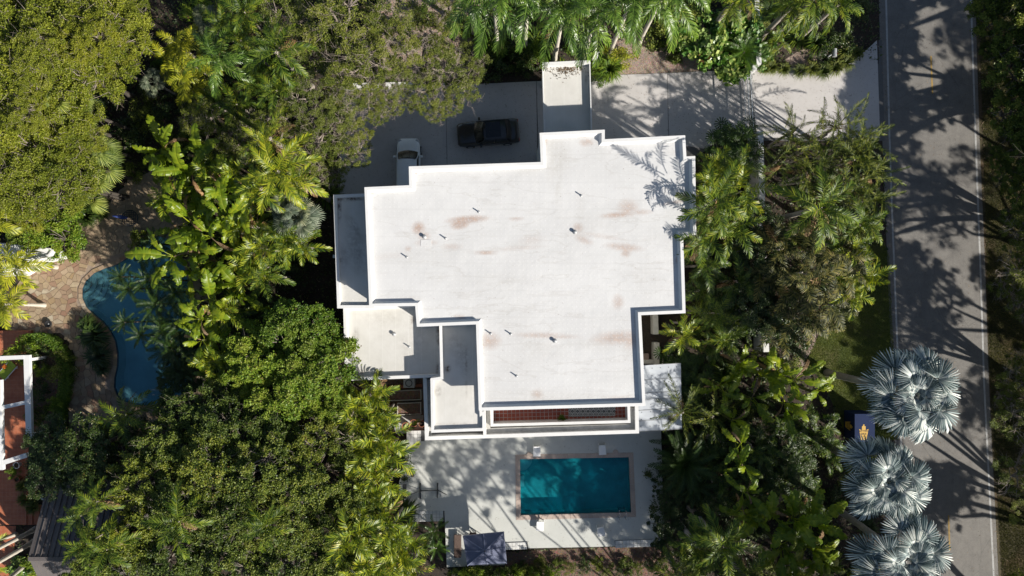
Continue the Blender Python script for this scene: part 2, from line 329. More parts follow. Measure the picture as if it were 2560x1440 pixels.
# ---------------------------------------------------------------- mesh helpers
class MB:
    def __init__(s): s.v = []; s.f = []
    def quad(s, a, b, c, d):
        n = len(s.v); s.v += [tuple(a), tuple(b), tuple(c), tuple(d)]; s.f.append((n, n+1, n+2, n+3)); return s
    def tri(s, a, b, c):
        n = len(s.v); s.v += [tuple(a), tuple(b), tuple(c)]; s.f.append((n, n+1, n+2)); return s
    def box(s, c, size, rz=0., M_=None):
        n = len(s.v); hx, hy, hz = size[0]/2, size[1]/2, size[2]/2; ca, sa = math.cos(rz), math.sin(rz)
        for dz in (-hz, hz):
            for dx, dy in ((-hx, -hy), (hx, -hy), (hx, hy), (-hx, hy)):
                p = Vector((dx, dy, dz))
                if M_ is not None: p = M_ @ p
                s.v.append((c[0]+p.x*ca-p.y*sa, c[1]+p.x*sa+p.y*ca, c[2]+p.z))
        s.f += [(n, n+3, n+2, n+1), (n+4, n+5, n+6, n+7), (n, n+1, n+5, n+4), (n+1, n+2, n+6, n+5), (n+2, n+3, n+7, n+6), (n+3, n, n+4, n+7)]
        return s
    def bbox(s, c, size, b=.02, rz=0.):
        """box with its top edges chamfered"""
        hx, hy, hz = size[0]/2, size[1]/2, size[2]/2; ca, sa = math.cos(rz), math.sin(rz); n = len(s.v)
        for (dz, i) in ((-hz, 0), (hz-b, 0), (hz, b)):
            for dx, dy in ((-hx+i, -hy+i), (hx-i, -hy+i), (hx-i, hy-i), (-hx+i, hy-i)):
                s.v.append((c[0]+dx*ca-dy*sa, c[1]+dx*sa+dy*ca, c[2]+dz))
        for l in (0, 4):
            for k in range(4): s.f.append((n+l+k, n+l+(k+1) % 4, n+l+4+(k+1) % 4, n+l+4+k))
        s.f += [(n+3, n+2, n+1, n), (n+8, n+9, n+10, n+11)]
        return s
    def prism(s, poly, z0, z1, bottom=True, top=True):
        poly = [tuple(p[:2]) for p in poly]
        if sum(a[0]*b[1]-b[0]*a[1] for a, b in zip(poly, poly[1:]+poly[:1])) < 0: poly = poly[::-1]
        k = len(poly); n = len(s.v)
        s.v += [(x, y, z0) for x, y in poly]+[(x, y, z1) for x, y in poly]
        for i in range(k): s.f.append((n+i, n+(i+1) % k, n+k+(i+1) % k, n+k+i))
        for tri in tessellate_polygon([[Vector((x, y, 0)) for x, y in poly]]):
            a, b, c = tri
            (x0, y0), (x1, y1), (x2, y2) = poly[a], poly[b], poly[c]
            if (x1-x0)*(y2-y0)-(x2-x0)*(y1-y0) < 0: a, c = c, a
            if top: s.f.append((n+k+a, n+k+b, n+k+c))
            if bottom: s.f.append((n+c, n+b, n+a))
        return s
    def tube(s, pts, rad, n=8, cap=True):
        pts = [Vector(p) for p in pts]; k = len(pts)
        if not hasattr(rad, '__len__'): rad = [rad]*k
        base = len(s.v); ref = None
        for i, p in enumerate(pts):
            d = (pts[min(i+1, k-1)]-pts[max(i-1, 0)]).normalized()
            if ref is None: ref = d.orthogonal().normalized()
            u = (ref-d*ref.dot(d)).normalized(); ref = u; v = d.cross(u)
            for j in range(n):
                a = 2*PI*j/n; s.v.append(tuple(p+(u*math.cos(a)+v*math.sin(a))*rad[i]))
        for i in range(k-1):
            for j in range(n):
                a = base+i*n+j; b = base+i*n+(j+1) % n; s.f.append((a, b, b+n, a+n))
        if cap:
            s.f.append(tuple(base+j for j in range(n))[::-1]); s.f.append(tuple(base+(k-1)*n+j for j in range(n)))
        return s
    def lathe(s, c, prof, n=16, cap=True):
        base = len(s.v)
        for r, z in prof:
            for j in range(n):
                a = 2*PI*j/n; s.v.append((c[0]+r*math.cos(a), c[1]+r*math.sin(a), c[2]+z))
        for i in range(len(prof)-1):
            for j in range(n):
                a = base+i*n+j; b = base+i*n+(j+1) % n; s.f.append((a, b, b+n, a+n))
        if cap:
            s.f.append(tuple(base+j for j in range(n))[::-1]); s.f.append(tuple(base+(len(prof)-1)*n+j for j in range(n)))
        return s
    def mesh(s, name, mat, smooth=False, tint=None):
        me = bpy.data.meshes.new(name); me.from_pydata(s.v, [], s.f); me.materials.append(mat)
        if smooth: me.polygons.foreach_set('use_smooth', [True]*len(me.polygons))
        if tint is not None:
            at_ = me.attributes.new('tint', 'FLOAT', 'POINT'); at_.data.foreach_set('value', np.asarray(tint, dtype=np.float32))
        me.update(); return me

def inst(name, me, parent=None, loc=None, rot=None, scale=None):
    o = bpy.data.objects.new(name, me); COL.objects.link(o)
    if parent: o.parent = parent
    if loc is not None: o.location = loc
    if rot is not None: o.rotation_euler = rot
    if scale is not None: o.scale = scale if hasattr(scale, '__len__') else (scale,)*3
    return o
def part(name, mb, mat, parent=None, smooth=False): return inst(name, mb.mesh(name, mat, smooth), parent)
def tag(o, label=None, cat=None, group=None, kind=None):
    if label: o['label'] = label
    if cat: o['category'] = cat
    if group: o['group'] = group
    if kind: o['kind'] = kind
    return o
def thing(name, loc, label, cat, group=None, rz=0.):
    o = bpy.data.objects.new(name, None); o.empty_display_size = .3; COL.objects.link(o); o.location = loc; o.rotation_euler = (0, 0, rz)
    return tag(o, label, cat, group)
def cap_add(o, loc, parent):                      # a part built in world coordinates, hung under its thing
    o.parent = parent; o.matrix_parent_inverse = Matrix.Translation(-Vector(loc)); return o
class Thing:
    """Empty at the base; parts are given in world coordinates"""
    def __init__(s, name, loc, label, cat, group=None):
        s.o = thing(name, loc, label, cat, group); s.loc = Vector(loc)
    def part(s, name, mb, mat, smooth=False, label=None, under=None):
        dz = s.loc; mb.v = [(x-dz.x, y-dz.y, z-dz.z) for x, y, z in mb.v]
        o = part(name, mb, mat, under or s.o, smooth)
        if label: o['label'] = label
        return o
    def inst(s, name, me, p, rot=None, scale=None, under=None):
        return inst(name, me, under or s.o, Vector(p)-s.loc, rot, scale)

def offset_poly(poly, d):
    """inward offset for d>0 (any orientation)"""
    poly = [Vector(p[:2]) for p in poly]
    ar = sum(a.x*b.y-b.x*a.y for a, b in zip(poly, poly[1:]+poly[:1])); sg = 1 if ar > 0 else -1
    out = []; n = len(poly)
    for i in range(n):
        a, b, c = poly[i-1], poly[i], poly[(i+1) % n]
        u = (b-a).normalized(); v = (c-b).normalized()
        n1 = Vector((-u.y, u.x))*sg; n2 = Vector((-v.y, v.x))*sg
        k = 1+n1.dot(n2); m = (n1+n2)/max(k, .2)
        out.append(b+m*d)
    return out
def inside(p, poly):
    x, y = p[0], p[1]; c = False; n = len(poly); j = n-1
    for i in range(n):
        xi, yi = poly[i][0], poly[i][1]; xj, yj = poly[j][0], poly[j][1]
        if (yi > y) != (yj > y) and x < (xj-xi)*(y-yi)/(yj-yi)+xi: c = not c
        j = i
    return c
def inside_np(X, Y, poly):
    c = np.zeros(X.shape, bool); n = len(poly); j = n-1
    for i in range(n):
        xi, yi = poly[i][0], poly[i][1]; xj, yj = poly[j][0], poly[j][1]
        if yi != yj: c ^= ((yi > Y) != (yj > Y)) & (X < (xj-xi)*(Y-yi)/(yj-yi)+xi)
        j = i
    return c
def sheet(name, outer, z, mat, holes=(), kind='structure', thick=0.):
    loops = [[Vector((p[0], p[1], 0)) for p in outer]]+[[Vector((p[0], p[1], 0)) for p in h] for h in holes]
    flat = [p for l in loops for p in l]
    mb = MB(); mb.v = [(p.x, p.y, z) for p in flat]
    for a, b, c in tessellate_polygon(loops):
        A, B, C_ = flat[a], flat[b], flat[c]
        if (B.x-A.x)*(C_.y-A.y)-(C_.x-A.x)*(B.y-A.y) < 0: a, c = c, a
        mb.f.append((a, b, c))
    if thick:
        for l in loops:
            n = len(l)
            for i in range(n):
                p, q = l[i], l[(i+1) % n]
                mb.quad((p.x, p.y, z), (q.x, q.y, z), (q.x, q.y, z-thick), (p.x, p.y, z-thick))
    o = part(name, mb, mat)
    if kind: o['kind'] = kind
    return o
def gridsheet(name, poly, z, mat, step, blobs, grime=(), parent=None, loc=Vector((0, 0, 0)), inset=.0):
    """roof surface as a fine grid carrying where its rust and grime lie"""
    xs = [p[0] for p in poly]; ys = [p[1] for p in poly]
    gx = np.arange(min(xs), max(xs)+step, step); gy = np.arange(min(ys), max(ys)+step, step)
    X, Y = np.meshgrid(gx, gy); ins = inside_np(X, Y, poly)
    q = ins[:-1, :-1] & ins[1:, :-1] & ins[:-1, 1:] & ins[1:, 1:]
    idx = -np.ones(X.shape, int); use = np.zeros(X.shape, bool)
    for a, b in ((0, 0), (1, 0), (0, 1), (1, 1)): use[a:a+q.shape[0], b:b+q.shape[1]] |= q
    idx[use] = np.arange(use.sum()); vx = X[use]; vy = Y[use]
    I, J = np.nonzero(q); f = np.stack([idx[I, J], idx[I, J+1], idx[I+1, J+1], idx[I+1, J]], 1)
    me = bpy.data.meshes.new(name)
    me.from_pydata(np.stack([vx-loc.x, vy-loc.y, np.full(vx.shape, z-loc.z)], 1).tolist(), [], f.tolist()); me.materials.append(mat)
    for nm, bl in (('stain', blobs), ('grime', grime)):
        val = np.zeros(vx.shape)
        for (px, py, rx, ry, ang, s) in bl:
            c = at(px, py, z); k = (HC-z)/FP; rx_, ry_ = rx*k, ry*k; a = R(ang)
            dx = vx-c.x; dy = vy-c.y; u = (dx*math.cos(a)+dy*math.sin(a))/rx_; v = (-dx*math.sin(a)+dy*math.cos(a))/ry_
            val = np.maximum(val, s*np.clip(1.35-np.sqrt(u*u+v*v), 0, 1))
        a_ = me.attributes.new(nm, 'FLOAT', 'POINT'); a_.data.foreach_set('value', val.astype(np.float32))
    return inst(name, me, parent)
def ring(mb, poly, d, z0, z1, lip=0.):
    """upstanding border of width d"""
    a = [Vector(p[:2]) for p in poly]; b = offset_poly(a, d); n = len(a)
    for i in range(n):
        p, q = a[i], a[(i+1) % n]; r, s_ = b[i], b[(i+1) % n]
        mb.quad((p.x, p.y, z0), (q.x, q.y, z0), (q.x, q.y, z1), (p.x, p.y, z1))
        mb.quad((p.x, p.y, z1), (q.x, q.y, z1), (s_.x, s_.y, z1), (r.x, r.y, z1))
        mb.quad((r.x, r.y, z1), (s_.x, s_.y, z1), (s_.x, s_.y, z0), (r.x, r.y, z0))
    return mb
def text_mesh(s, size, mat, name='lettering'):
    cu = bpy.data.curves.new(name, 'FONT'); cu.body = s; cu.size = size; cu.align_x = 'CENTER'; cu.align_y = 'CENTER'; cu.extrude = .004
    o = bpy.data.objects.new(name, cu); COL.objects.link(o)
    me = bpy.data.meshes.new_from_object(o.evaluated_get(bpy.context.evaluated_depsgraph_get()))
    bpy.data.objects.remove(o); me.materials.clear(); me.materials.append(mat); return me
def wallseg(mb, p, q, th, z0, z1):
    p = Vector(p[:2]); q = Vector(q[:2]); d = q-p; L = d.length; c = (p+q)/2
    mb.box((c.x, c.y, (z0+z1)/2), (L, th, z1-z0), math.atan2(d.y, d.x)); return mb

# ================================================================= SETTING
POOL = ats([(1300, 1148), (1572, 1143), (1578, 1281), (1302, 1288)], .4)
POOL2 = ats([(430, 600), (395, 590), (352, 605), (318, 645), (290, 662), (262, 671), (235, 683), (214, 703), (206, 722), (206, 745), (216, 768), (233, 785),
             (255, 803), (274, 826), (287, 852), (293, 885), (292, 915), (286, 945), (285, 968), (292, 988), (303, 1001), (325, 1009), (352, 1014),
             (385, 1012), (420, 1000), (455, 985), (480, 960), (490, 900), (485, 800), (470, 700), (455, 640)], .05)
DECK = ats([(1018, 1078), (1066, 1078), (1066, 1060), (1652, 1050), (1660, 1352), (1536, 1352), (1540, 1366), (1262, 1372), (1262, 1412), (1117, 1418), (1111, 1277), (1000, 1277), (998, 1206), (1012, 1150)], .4)
big = [(-150, -150), (150, -150), (150, 150), (-150, 150)]
sheet('ground', big, 0., M['soil'], [POOL, POOL2])

ROADL = [(-400, 2195), (0, 2197), (330, 2205), (650, 2218), (900, 2228), (1440, 2250), (1900, 2262)]
ROADR = [(-400, 2424), (0, 2438), (330, 2448), (650, 2462), (960, 2472), (1440, 2496), (1900, 2512)]
road = ats([(x, y) for y, x in ROADL]+[(x, y) for y, x in ROADR[::-1]])
sheet('road', road, .012, M['asphalt'])
def roadline(name, pts, w_, mat):
    mb = MB(); P_ = [at(x, y).to_2d() for y, x in pts]
    for a, b in zip(P_, P_[1:]):
        u = (b-a).normalized(); n = Vector((-u.y, u.x))*w_/2
        mb.quad((*(a-n), .017), (*(a+n), .017), (*(b+n), .017), (*(b-n), .017))
    o = part(name, mb, mat); o['kind'] = 'structure'; return o
roadline('road_edge_line', [(-400, 2210), (0, 2215), (327, 2223), (480, 2228), (863, 2243), (1440, 2266), (1900, 2278)], .14, M['lineW'])
roadline('road_edge_line', [(-400, 2413), (0, 2427), (180, 2433), (467, 2443), (650, 2450), (960, 2460), (1440, 2484), (1900, 2500)], .14, M['lineW'])
for a, b in (((140, 2327), (234, 2331)), ((1288, 2371), (1376, 2374))): roadline('road_centre_dash', [a, b], .12, M['lineY'])

LAWN = ats([(2205, 590), (2222, 640), (2235, 900), (2245, 1100), (2120, 1100), (2060, 960), (2015, 905), (2040, 850), (2100, 740), (2140, 640)])
sheet('lawn', LAWN, .006, M['grass'])
VERGE = ats([(2438, -100), (2448, 330), (2462, 650), (2472, 960), (2500, 1500), (3300, 1500), (3300, -100)])
sheet('roadside_verge', VERGE, .004, M['verge'])
GRAV1 = ats([(950, -40), (1210, -40), (1215, 190), (960, 205)]); sheet('gravel_bed', GRAV1, .008, M['gravel'])
GRAV2 = ats([(1560, 60), (1760, 60), (1760, 180), (1486, 196), (1510, 160)]); sheet('gravel_bed', GRAV2, .008, M['gravel'])
GRAV3 = ats([(1985, 880), (2000, 830), (2040, 822), (2038, 860), (2010, 905), (2020, 930), (1990, 940)]); sheet('gravel_path', GRAV3, .009, M['gravel'])
GRAV4 = ats([(1960, 150), (2010, 120), (2060, 130), (2050, 175), (1985, 172)]); sheet('mulch_bed', GRAV4, .009, M['gravel'])
MUL = ats([(1262, 1380), (1660, 1362), (1700, 1460), (1262, 1460)]); sheet('mulch_bed', MUL, .006, M['mulch'])

# driveway: poured slabs with joints
drv = sheet('driveway', ats([(845, 225), (1345, 203), (2196, 160), (2196, 100), (2205, 100), (2211, 352), (1890, 352), (1880, 334), (1770, 372), (1700, 420), (845, 500)]), .02, M['grout'])
def slab(pts, blobs=()):
    poly = offset_poly(ats(pts), .018); me_mb = MB().prism(poly, .018, .06, bottom=False)
    o = part('slab', me_mb, M['drive'], drv); return o
DRIVE = [[(850, 222), (960, 221), (960, 210), (1033, 209), (1114, 207), (1120, 520), (850, 520)], [(1114, 214), (1341, 203), (1346, 520), (1120, 520)],
         [(1341, 203), (1478, 205), (1486, 200), (1545, 187), (1668, 183), (1672, 400), (1346, 400)],
         [(1668, 183), (1873, 172), (1880, 333), (1800, 352), (1762, 373), (1720, 366), (1672, 372)],
         [(1873, 172), (1995, 168), (2110, 166), (2136, 149), (2165, 125), (2192, 100), (2196, 225), (2200, 345), (1892, 345)]]
for d in DRIVE: slab(d)
kb = MB(); wallseg(kb, at(850, 217), at(1034, 213), .28, .0, .42)
tag(part('kerb_wall', kb, M['white']), 'low white kerb wall at the back edge of the parking area, under the grey oak', 'wall')

# pool deck
deck = sheet('pool_deck', DECK, .40, M['deck'], [POOL], thick=.4)

# ================================================================= HOUSE
ZR = 7.5
MAIN = ats([(1349, 332), (1512, 324), (1512, 348), (1713, 338), (1716, 391), (1738, 390), (1741, 587), (1708, 588), (1714, 783), (1603, 788), (1614, 1015),
            (1197, 1027), (1190, 811), (1042, 817), (1038, 765), (923, 767), (911, 468), (1023, 463), (1022, 416), (1352, 405)], ZR)
house = Thing('white_house', at(1330, 690), 'large white flat roofed house of stepped blocks in the middle of the garden', 'house')
body = [Vector(p) for p in MAIN]; setb = 2.3
body[10] = MAIN[10]+Vector((0, setb)); body[11] = MAIN[11]+Vector((0, setb))
body = offset_poly(body, .06)
house.part('wall', MB().prism(body, 0., 6.95, top=False), M['wall'])
house.part('roof_slab', MB().prism(offset_poly(MAIN, .005), 6.93, 7.14, top=True), M['white'])
mb = ring(MB(), MAIN, .21, 6.95, ZR); house.part('parapet', mb, M['white'])
# sloped cant strip inside the parapet
inn = offset_poly(MAIN, .212); inn2 = offset_poly(MAIN, .36); mb = MB(); n = len(inn)
for i in range(n):
    p, q, r, s_ = inn[i], inn[(i+1) % n], inn2[(i+1) % n], inn2[i]
    mb.quad((*p, 7.33), (*q, 7.33), (*r, 7.185), (*s_, 7.185))
house.part('cant_strip', mb, M['white'])
ROOFB = [(1168, 549, 46, 9, 4, 1.), (1150, 560, 22, 12, 10, 1.), (1060, 590, 16, 10, 0, .5), (1046, 570, 15, 15, 0, .85), (1066, 607, 26, 7, 0, .5), (1020, 622, 8, 6, 0, .5),
         (1290, 547, 18, 4, 0, .5), (1215, 632, 26, 5, 0, .7), (1130, 617, 24, 8, 0, .35), (1570, 520, 24, 20, 0, .55), (1545, 537, 40, 7, 5, .75), (1600, 530, 30, 6, 0, .5),
         (1445, 570, 12, 12, 0, .6), (1460, 600, 22, 8, -20, .5), (1560, 618, 44, 9, -6, .6), (1565, 632, 12, 10, 0, .7), (1545, 755, 14, 18, 0, .5),
         (1545, 845, 60, 16, 3, .62), (1580, 850, 26, 22, 0, .6), (1350, 838, 60, 7, 0, .5), (1225, 852, 26, 20, 0, .6), (1400, 842, 50, 5, 0, .4), (1150, 793, 16, 6, -10, .5),
         (1343, 986, 14, 12, 0, .5), (1550, 998, 40, 8, 0, .3), (1466, 356, 16, 9, 0, .6), (1360, 352, 8, 14, 0, .7), (1395, 341, 30, 4, 0, .45), (1036, 428, 9, 7, 0, 1.35),
         (925, 480, 9, 7, 0, 1.35), (1716, 492, 10, 8, 0, 1.), (1690, 505, 40, 4, 10, .5), (1455, 341, 14, 3, 0, .7), (1693, 650, 4, 10, 0, .8), (1590, 800, 3, 30, 0, .6), (1690, 600, 3, 6, 0, .7),
         (1330, 600, 30, 14, 8, .18), (1300, 620, 60, 5, 4, .25), (970, 640, 50, 7, 8, .12), (1500, 590, 60, 6, -8, .25)]
ROOFG = [(1395, 400, 26, 60, -12, .42), (1380, 365, 34, 24, 0, .35), (1395, 470, 9, 50, 0, .3), (1340, 420, 60, 10, 20, .25), (1345, 875, 70, 28, -8, .25), (1480, 865, 90, 14, -6, .22), (1300, 920, 60, 40, 0, .13),
         (1570, 880, 30, 9, -20, .3), (1240, 700, 160, 18, 0, .10), (1290, 820, 60, 160, 0, .10), (1480, 560, 60, 30, 0, .14), (1060, 640, 90, 26, 0, .12), (1560, 940, 60, 30, 0, .12), (1450, 545, 14, 60, 0, .2),
         (1330, 990, 160, 22, 0, .22), (1620, 700, 50, 60, 0, .1)]
o = gridsheet('roof_membrane', offset_poly(MAIN, .1), 7.18, M['roof'], .12, ROOFB, ROOFG, house.o, house.loc)
# service parts on the roof
def vent_pipe(px, py, z):
    p = at(px, py, z); mb = MB(); mb.lathe((p.x, p.y, z), [(.10, .0), (.085, .03), (.045, .05), (.045, .27), (.03, .27)], 10)
    house.part('vent_pipe', mb, M['grey_metal'])
for px, py in ((1197, 530), (1114, 596), (1017, 643), (1453, 489), (1227, 834), (1277, 835), (1291, 940), (1283, 837)): 
    if (px, py) != (1283, 837): vent_pipe(px, py, 7.18)
def round_vent(px, py, z):
    p = at(px, py, z); mb = MB(); mb.lathe((p.x, p.y, z), [(.16, .0), (.15, .02), (.08, .04), (.08, .13), (.13, .14), (.12, .18), (.05, .21)], 14)
    house.part('round_vent', mb, M['grey_metal'], True)
for px, py in ((1061, 592), (1437, 580), (1387, 852)): round_vent(px, py, 7.18)
p = at(1065, 607, 7.18); house.part('roof_patch', MB().bbox((p.x, p.y, 7.192), (.72, .42, .012), .005), M['roof'])

# west low strip, south-west low roof, stair block
def lowroof(poly_px, ztop, zs, pw, stains, holes_d=.1, skirt=0.):
    P_ = ats(poly_px, ztop)
    house.part('wall', MB().prism(offset_poly(P_, .03), skirt, zs-.1, top=True), M['wall'])
    house.part('parapet', ring(MB(), P_, pw, zs-.16, ztop), M['white'])
    q = offset_poly(P_, .08); gridsheet('low_roof', q, zs, M['lowroof'], .12, stains, (), house.o, house.loc)
SA = [(848, 510, 5, 40, 0, 1.3), (875, 497, 32, 5, 0, 1.3), (850, 650, 7, 6, 0, 1.3), (890, 620, 22, 60, 10, .45), (885, 570, 12, 40, 30, .5), (862, 640, 14, 30, 0, .35)]
lowroof([(833, 487), (925, 483), (930, 560), (936, 771), (843, 771)], 5.65, 5.4, .22, SA)
SB = [(1096, 830, 6, 40, 0, 1.), (1095, 925, 5, 18, 0, 1.), (1032, 800, 8, 12, 0, .7), (960, 793, 60, 30, 0, .15), (890, 840, 8, 20, 0, .4), (1000, 945, 100, 5, 0, .6), (1040, 855, 40, 60, 0, .2), (900, 930, 30, 12, 0, .7)]
lowroof([(858, 771), (945, 766), (1060, 760), (1060, 810), (1106, 808), (1104, 943), (863, 952)], 4.6, 4.3, .22, SB)
SCs = [(1120, 922, 7, 8, 0, 1.5), (1166, 905, 3, 34, 0, .9), (1167, 960, 2, 40, 0, .5), (1095, 978, 8, 12, 0, .8), (1150, 880, 22, 60, 20, .3), (1135, 850, 20, 30, 0, .25), (1150, 1060, 60, 4, 0, .4)]
lowroof([(1098, 808), (1198, 806), (1206, 1030), (1213, 1026), (1213, 1077), (1078, 1082), (1076, 946), (1101, 942)], 5.75, 5.5, .20, SCs)
for px, py in ((985, 835), ): round_vent(px, py, 4.3)
vent_pipe(1023, 867, 4.3)
# scuppers and box on west wall
for px, py in ((836, 641), (914, 605)):
    p = at(px, py, 5.2); house.part('scupper', MB().box((p.x, p.y, 5.2), (.18, .22, .16)), M['white'])

# ledge, planter channel and balcony on the south side
ZL = 4.35
L1 = ats([(1057, 947), (1078, 946), (1078, 1079), (1216, 1074), (1590, 1058), (1590, 1018), (1597, 1018), (1598, 1083), (1062, 1102)], ZL)
outer = ats([(1057, 947), (1062, 1102), (1598, 1083), (1596, 940), (1300, 940)], ZL)
house.part('wall', MB().prism(offset_poly(ats([(1057, 940), (1062, 1102), (1598, 1083), (1596, 960)], ZL), .04), 0., 3.15), M['wall'])
mb = MB()
def rim(px_pts, th_in, z0, z1, mat, name='balcony_parapet'):
    P_ = [at(a, b, z1).to_2d() for a, b in px_pts]; mb = MB()
    for i, (a, b) in enumerate(zip(P_, P_[1:])):
        u = (b-a).normalized(); e = th_in/2
        a2 = a-u*e if i else a; b2 = b+u*e
        wallseg(mb, a2, b2, th_in, z0, z1+.0015*i)
    house.part(name, mb, mat)
rim([(1062, 945), (1067, 1096), (1593, 1079), (1592, 1018)], .26, 3.15, ZL, M['white'])
rim([(1087, 950), (1088, 1077), (1212, 1074)], .2, 3.15, ZL+.3, M['white'], 'ledge_wall')
rim([(1229, 1024), (1230, 1063), (1573, 1054), (1572, 1018)], .2, 3.15, ZL-.03, M['white'], 'balcony_parapet')
rim([(1209, 1028), (1212, 1086)], .22, 3.15, ZL+.15, M['white'], 'ledge_wall')
led = ats([(1064, 948), (1068, 1094), (1590, 1077), (1588, 1020), (1576, 1020), (1576, 1060), (1226, 1070), (1226, 1024), (1212, 1024), (1212, 1082), (1080, 1086), (1078, 948)], 3.9)
house.part('ledge_channel', MB().prism(led, 3.2, 4.02, bottom=False), M['ledge'])
flo = [at(1232, 950, 3.25).to_2d(), at(1571, 950, 3.25).to_2d(), at(1571, 1056, 3.25).to_2d(), at(1232, 1066, 3.25).to_2d()]
house.part('balcony_floor', MB().prism(flo, 3.16, 3.253, bottom=False), M['ledge'])
M['paleg'] = simple('pale_grout', (.5, .44, .4), .9, .1, 5, 0)
tm = MB().bbox((0, 0, 0), (.268, .268, .02), .004).mesh('tile', M['tile_red'])
o0 = at(1228, 1064, 3.25); sl = math.atan2(10, 340)
for i in range(36):
    for j in range(10):
        u = .15+i*.3; v = .12+j*.3
        x = o0.x+u*math.cos(sl)-v*math.sin(sl)+.02; y = o0.y+u*math.sin(sl)+v*math.cos(sl)
        if j < 7 and x < flo[1].x-.1 and y < flo[1].y-.1 and not (j > 5 and i % 2): house.inst('tile', tm, (x, y, 3.252), (0, 0, sl))
# glazing and openings
def opening(p, q, z0, z1, n_, inset_=.03, door=False):
    """a window set along the wall from p to q, frame proud of the wall and glass inside it"""
    p = Vector(p); q = Vector(q); d = (q-p).normalized(); nrm = Vector((d.y, -d.x)); c = (p+q)/2+nrm*inset_; L = (q-p).length; a = math.atan2(d.y, d.x)
    fr = MB()
    for zz in (z0, z1): fr.box((c.x, c.y, zz), (L+.1, .1, .09), a)
    for k in range(n_+1):
        t_ = -L/2+L*k/n_; fr.box((c.x+d.x*t_, c.y+d.y*t_, (z0+z1)/2), (.07, .09, z1-z0-.09), a)
    w_ = house.part('window', fr, M['white_metal'])
    for k in range(n_):
        t_ = -L/2+L*(k+.5)/n_; g = MB().box((c.x+d.x*t_, c.y+d.y*t_, (z0+z1)/2), (L/n_-.07, .03, z1-z0-.09), a)
        house.part('pane', g, M['glass_dark'], under=w_)
def along(poly, i, a, b): u, v = Vector(poly[i]), Vector(poly[(i+1) % len(poly)]); return u+(v-u)*a, u+(v-u)*b
for i, a, b, z0, z1, n_ in ((10, .04, .55, 3.4, 5.7, 4), (10, .62, .94, 3.4, 5.7, 3), (6, .2, .7, 4.2, 5.8, 2), (7, .2, .8, 4.2, 5.8, 3), (8, .3, .8, 4.2, 5.8, 2), (9, .1, .5, 4.2, 5.8, 2), (9, .1, .5, 1., 2.4, 2),
                      (2, .15, .5, 4.2, 5.8, 2), (2, .6, .9, 4.2, 5.8, 2), (18, .15, .4, 4.2, 5.8, 2), (18, .6, .9, 4.2, 5.8, 2), (16, .2, .8, 4.2, 5.8, 2), (15, .6, .85, 5.9, 6.7, 2), (0, .2, .8, 4.9, 6.2, 3)):
    p, q = along(body, i, a, b)
    d = (q-p).normalized(); nr = Vector((d.y, -d.x))
    if inside((p+q)/2+nr*.3, body): p, q = q, p
    opening(p, q, z0, z1, n_)
Pw = ats([(1062, 1102), (1598, 1083)], ZL)
opening(Pw[0]+(Pw[1]-Pw[0])*.1, Pw[0]+(Pw[1]-Pw[0])*.45, .6, 2.7, 4); opening(Pw[0]+(Pw[1]-Pw[0])*.55, Pw[0]+(Pw[1]-Pw[0])*.92, .6, 2.7, 4)

# entrance canopy to the north
ZC = 4.78; CAN = ats([(1356, 156), (1476, 150), (1481, 345), (1361, 352)], ZC)
house.part('canopy_slab', MB().prism(CAN, 4.05, 4.33, bottom=True), M['white'])
gridsheet('canopy_roof', offset_poly(CAN, .03), 4.34, M['lowroof'], .1, [(1372, 165, 14, 6, 0, .9), (1455, 165, 5, 14, 0, 1.), (1465, 190, 3, 20, 0, .7)], (), house.o, house.loc)
mb = MB(); a, b, c, d = CAN
def up(p, q, th, z1, inn_):
    u = (q-p).normalized(); nn = Vector((-u.y, u.x))*inn_*th/2; wallseg(mb, p+nn, q+nn, th, 4.33, z1)
up(a, b, .24, ZC, -1); up(b+Vector((0, -.25)), c, .07, ZC-.05, -1); up(a+Vector((0, -.25)), d, .05, 4.42, 1)
house.part('canopy_parapet', mb, M['white'])
mb = MB()
for p in (a, b): mb.box((p.x+(.25 if p is a else -.25), p.y-.25, 2.03), (.3, .3, 4.04))
house.part('canopy_column', MB().box((a.x+.25, a.y-.25, 2.03), (.3, .3, 4.04)), M['white']); house.part('canopy_column', MB().box((b.x-.25, b.y-.25, 2.03), (.3, .3, 4.04)), M['white'])
# leaves fallen on the canopy roof
def scatter_leaves(name, pts, size, mat, label=None, parent=None, flat=.25, kind='stuff', loc=None):
    n = len(pts); pts = np.asarray(pts); a = RNG.uniform(0, 2*PI, n); s = size*RNG.uniform(.6, 1.3, n)
    u = np.stack([np.cos(a), np.sin(a), RNG.normal(0, flat, n)], 1)*s[:, None]; v = np.stack([-np.sin(a), np.cos(a), RNG.normal(0, flat, n)], 1)*(s*.5)[:, None]
    V = np.stack([pts-u, pts-v, pts+u, pts+v], 1).reshape(-1, 3); Fc = np.arange(4*n).reshape(-1, 4)
    if loc is not None: V = V-np.array(loc)
    me = bpy.data.meshes.new(name); me.from_pydata(V.tolist(), [], Fc.tolist()); me.materials.append(mat)
    at_ = me.attributes.new('tint', 'FLOAT', 'POINT'); at_.data.foreach_set('value', np.repeat(RNG.uniform(0, 1, n), 4).astype(np.float32))
    o = inst(name, me, parent)
    if kind: o['kind'] = kind
    return o
pts = []
for _ in range(260):
    p = at(1415+random.gauss(0, 20), 168+abs(random.gauss(0, 11)), 4.37)
    pts.append((p.x, p.y, 4.355+random.random()*.02))
scatter_leaves('fallen_leaves', pts, .055, M['f_litter'])['label'] = 'brown fallen leaves gathered on the canopy roof'

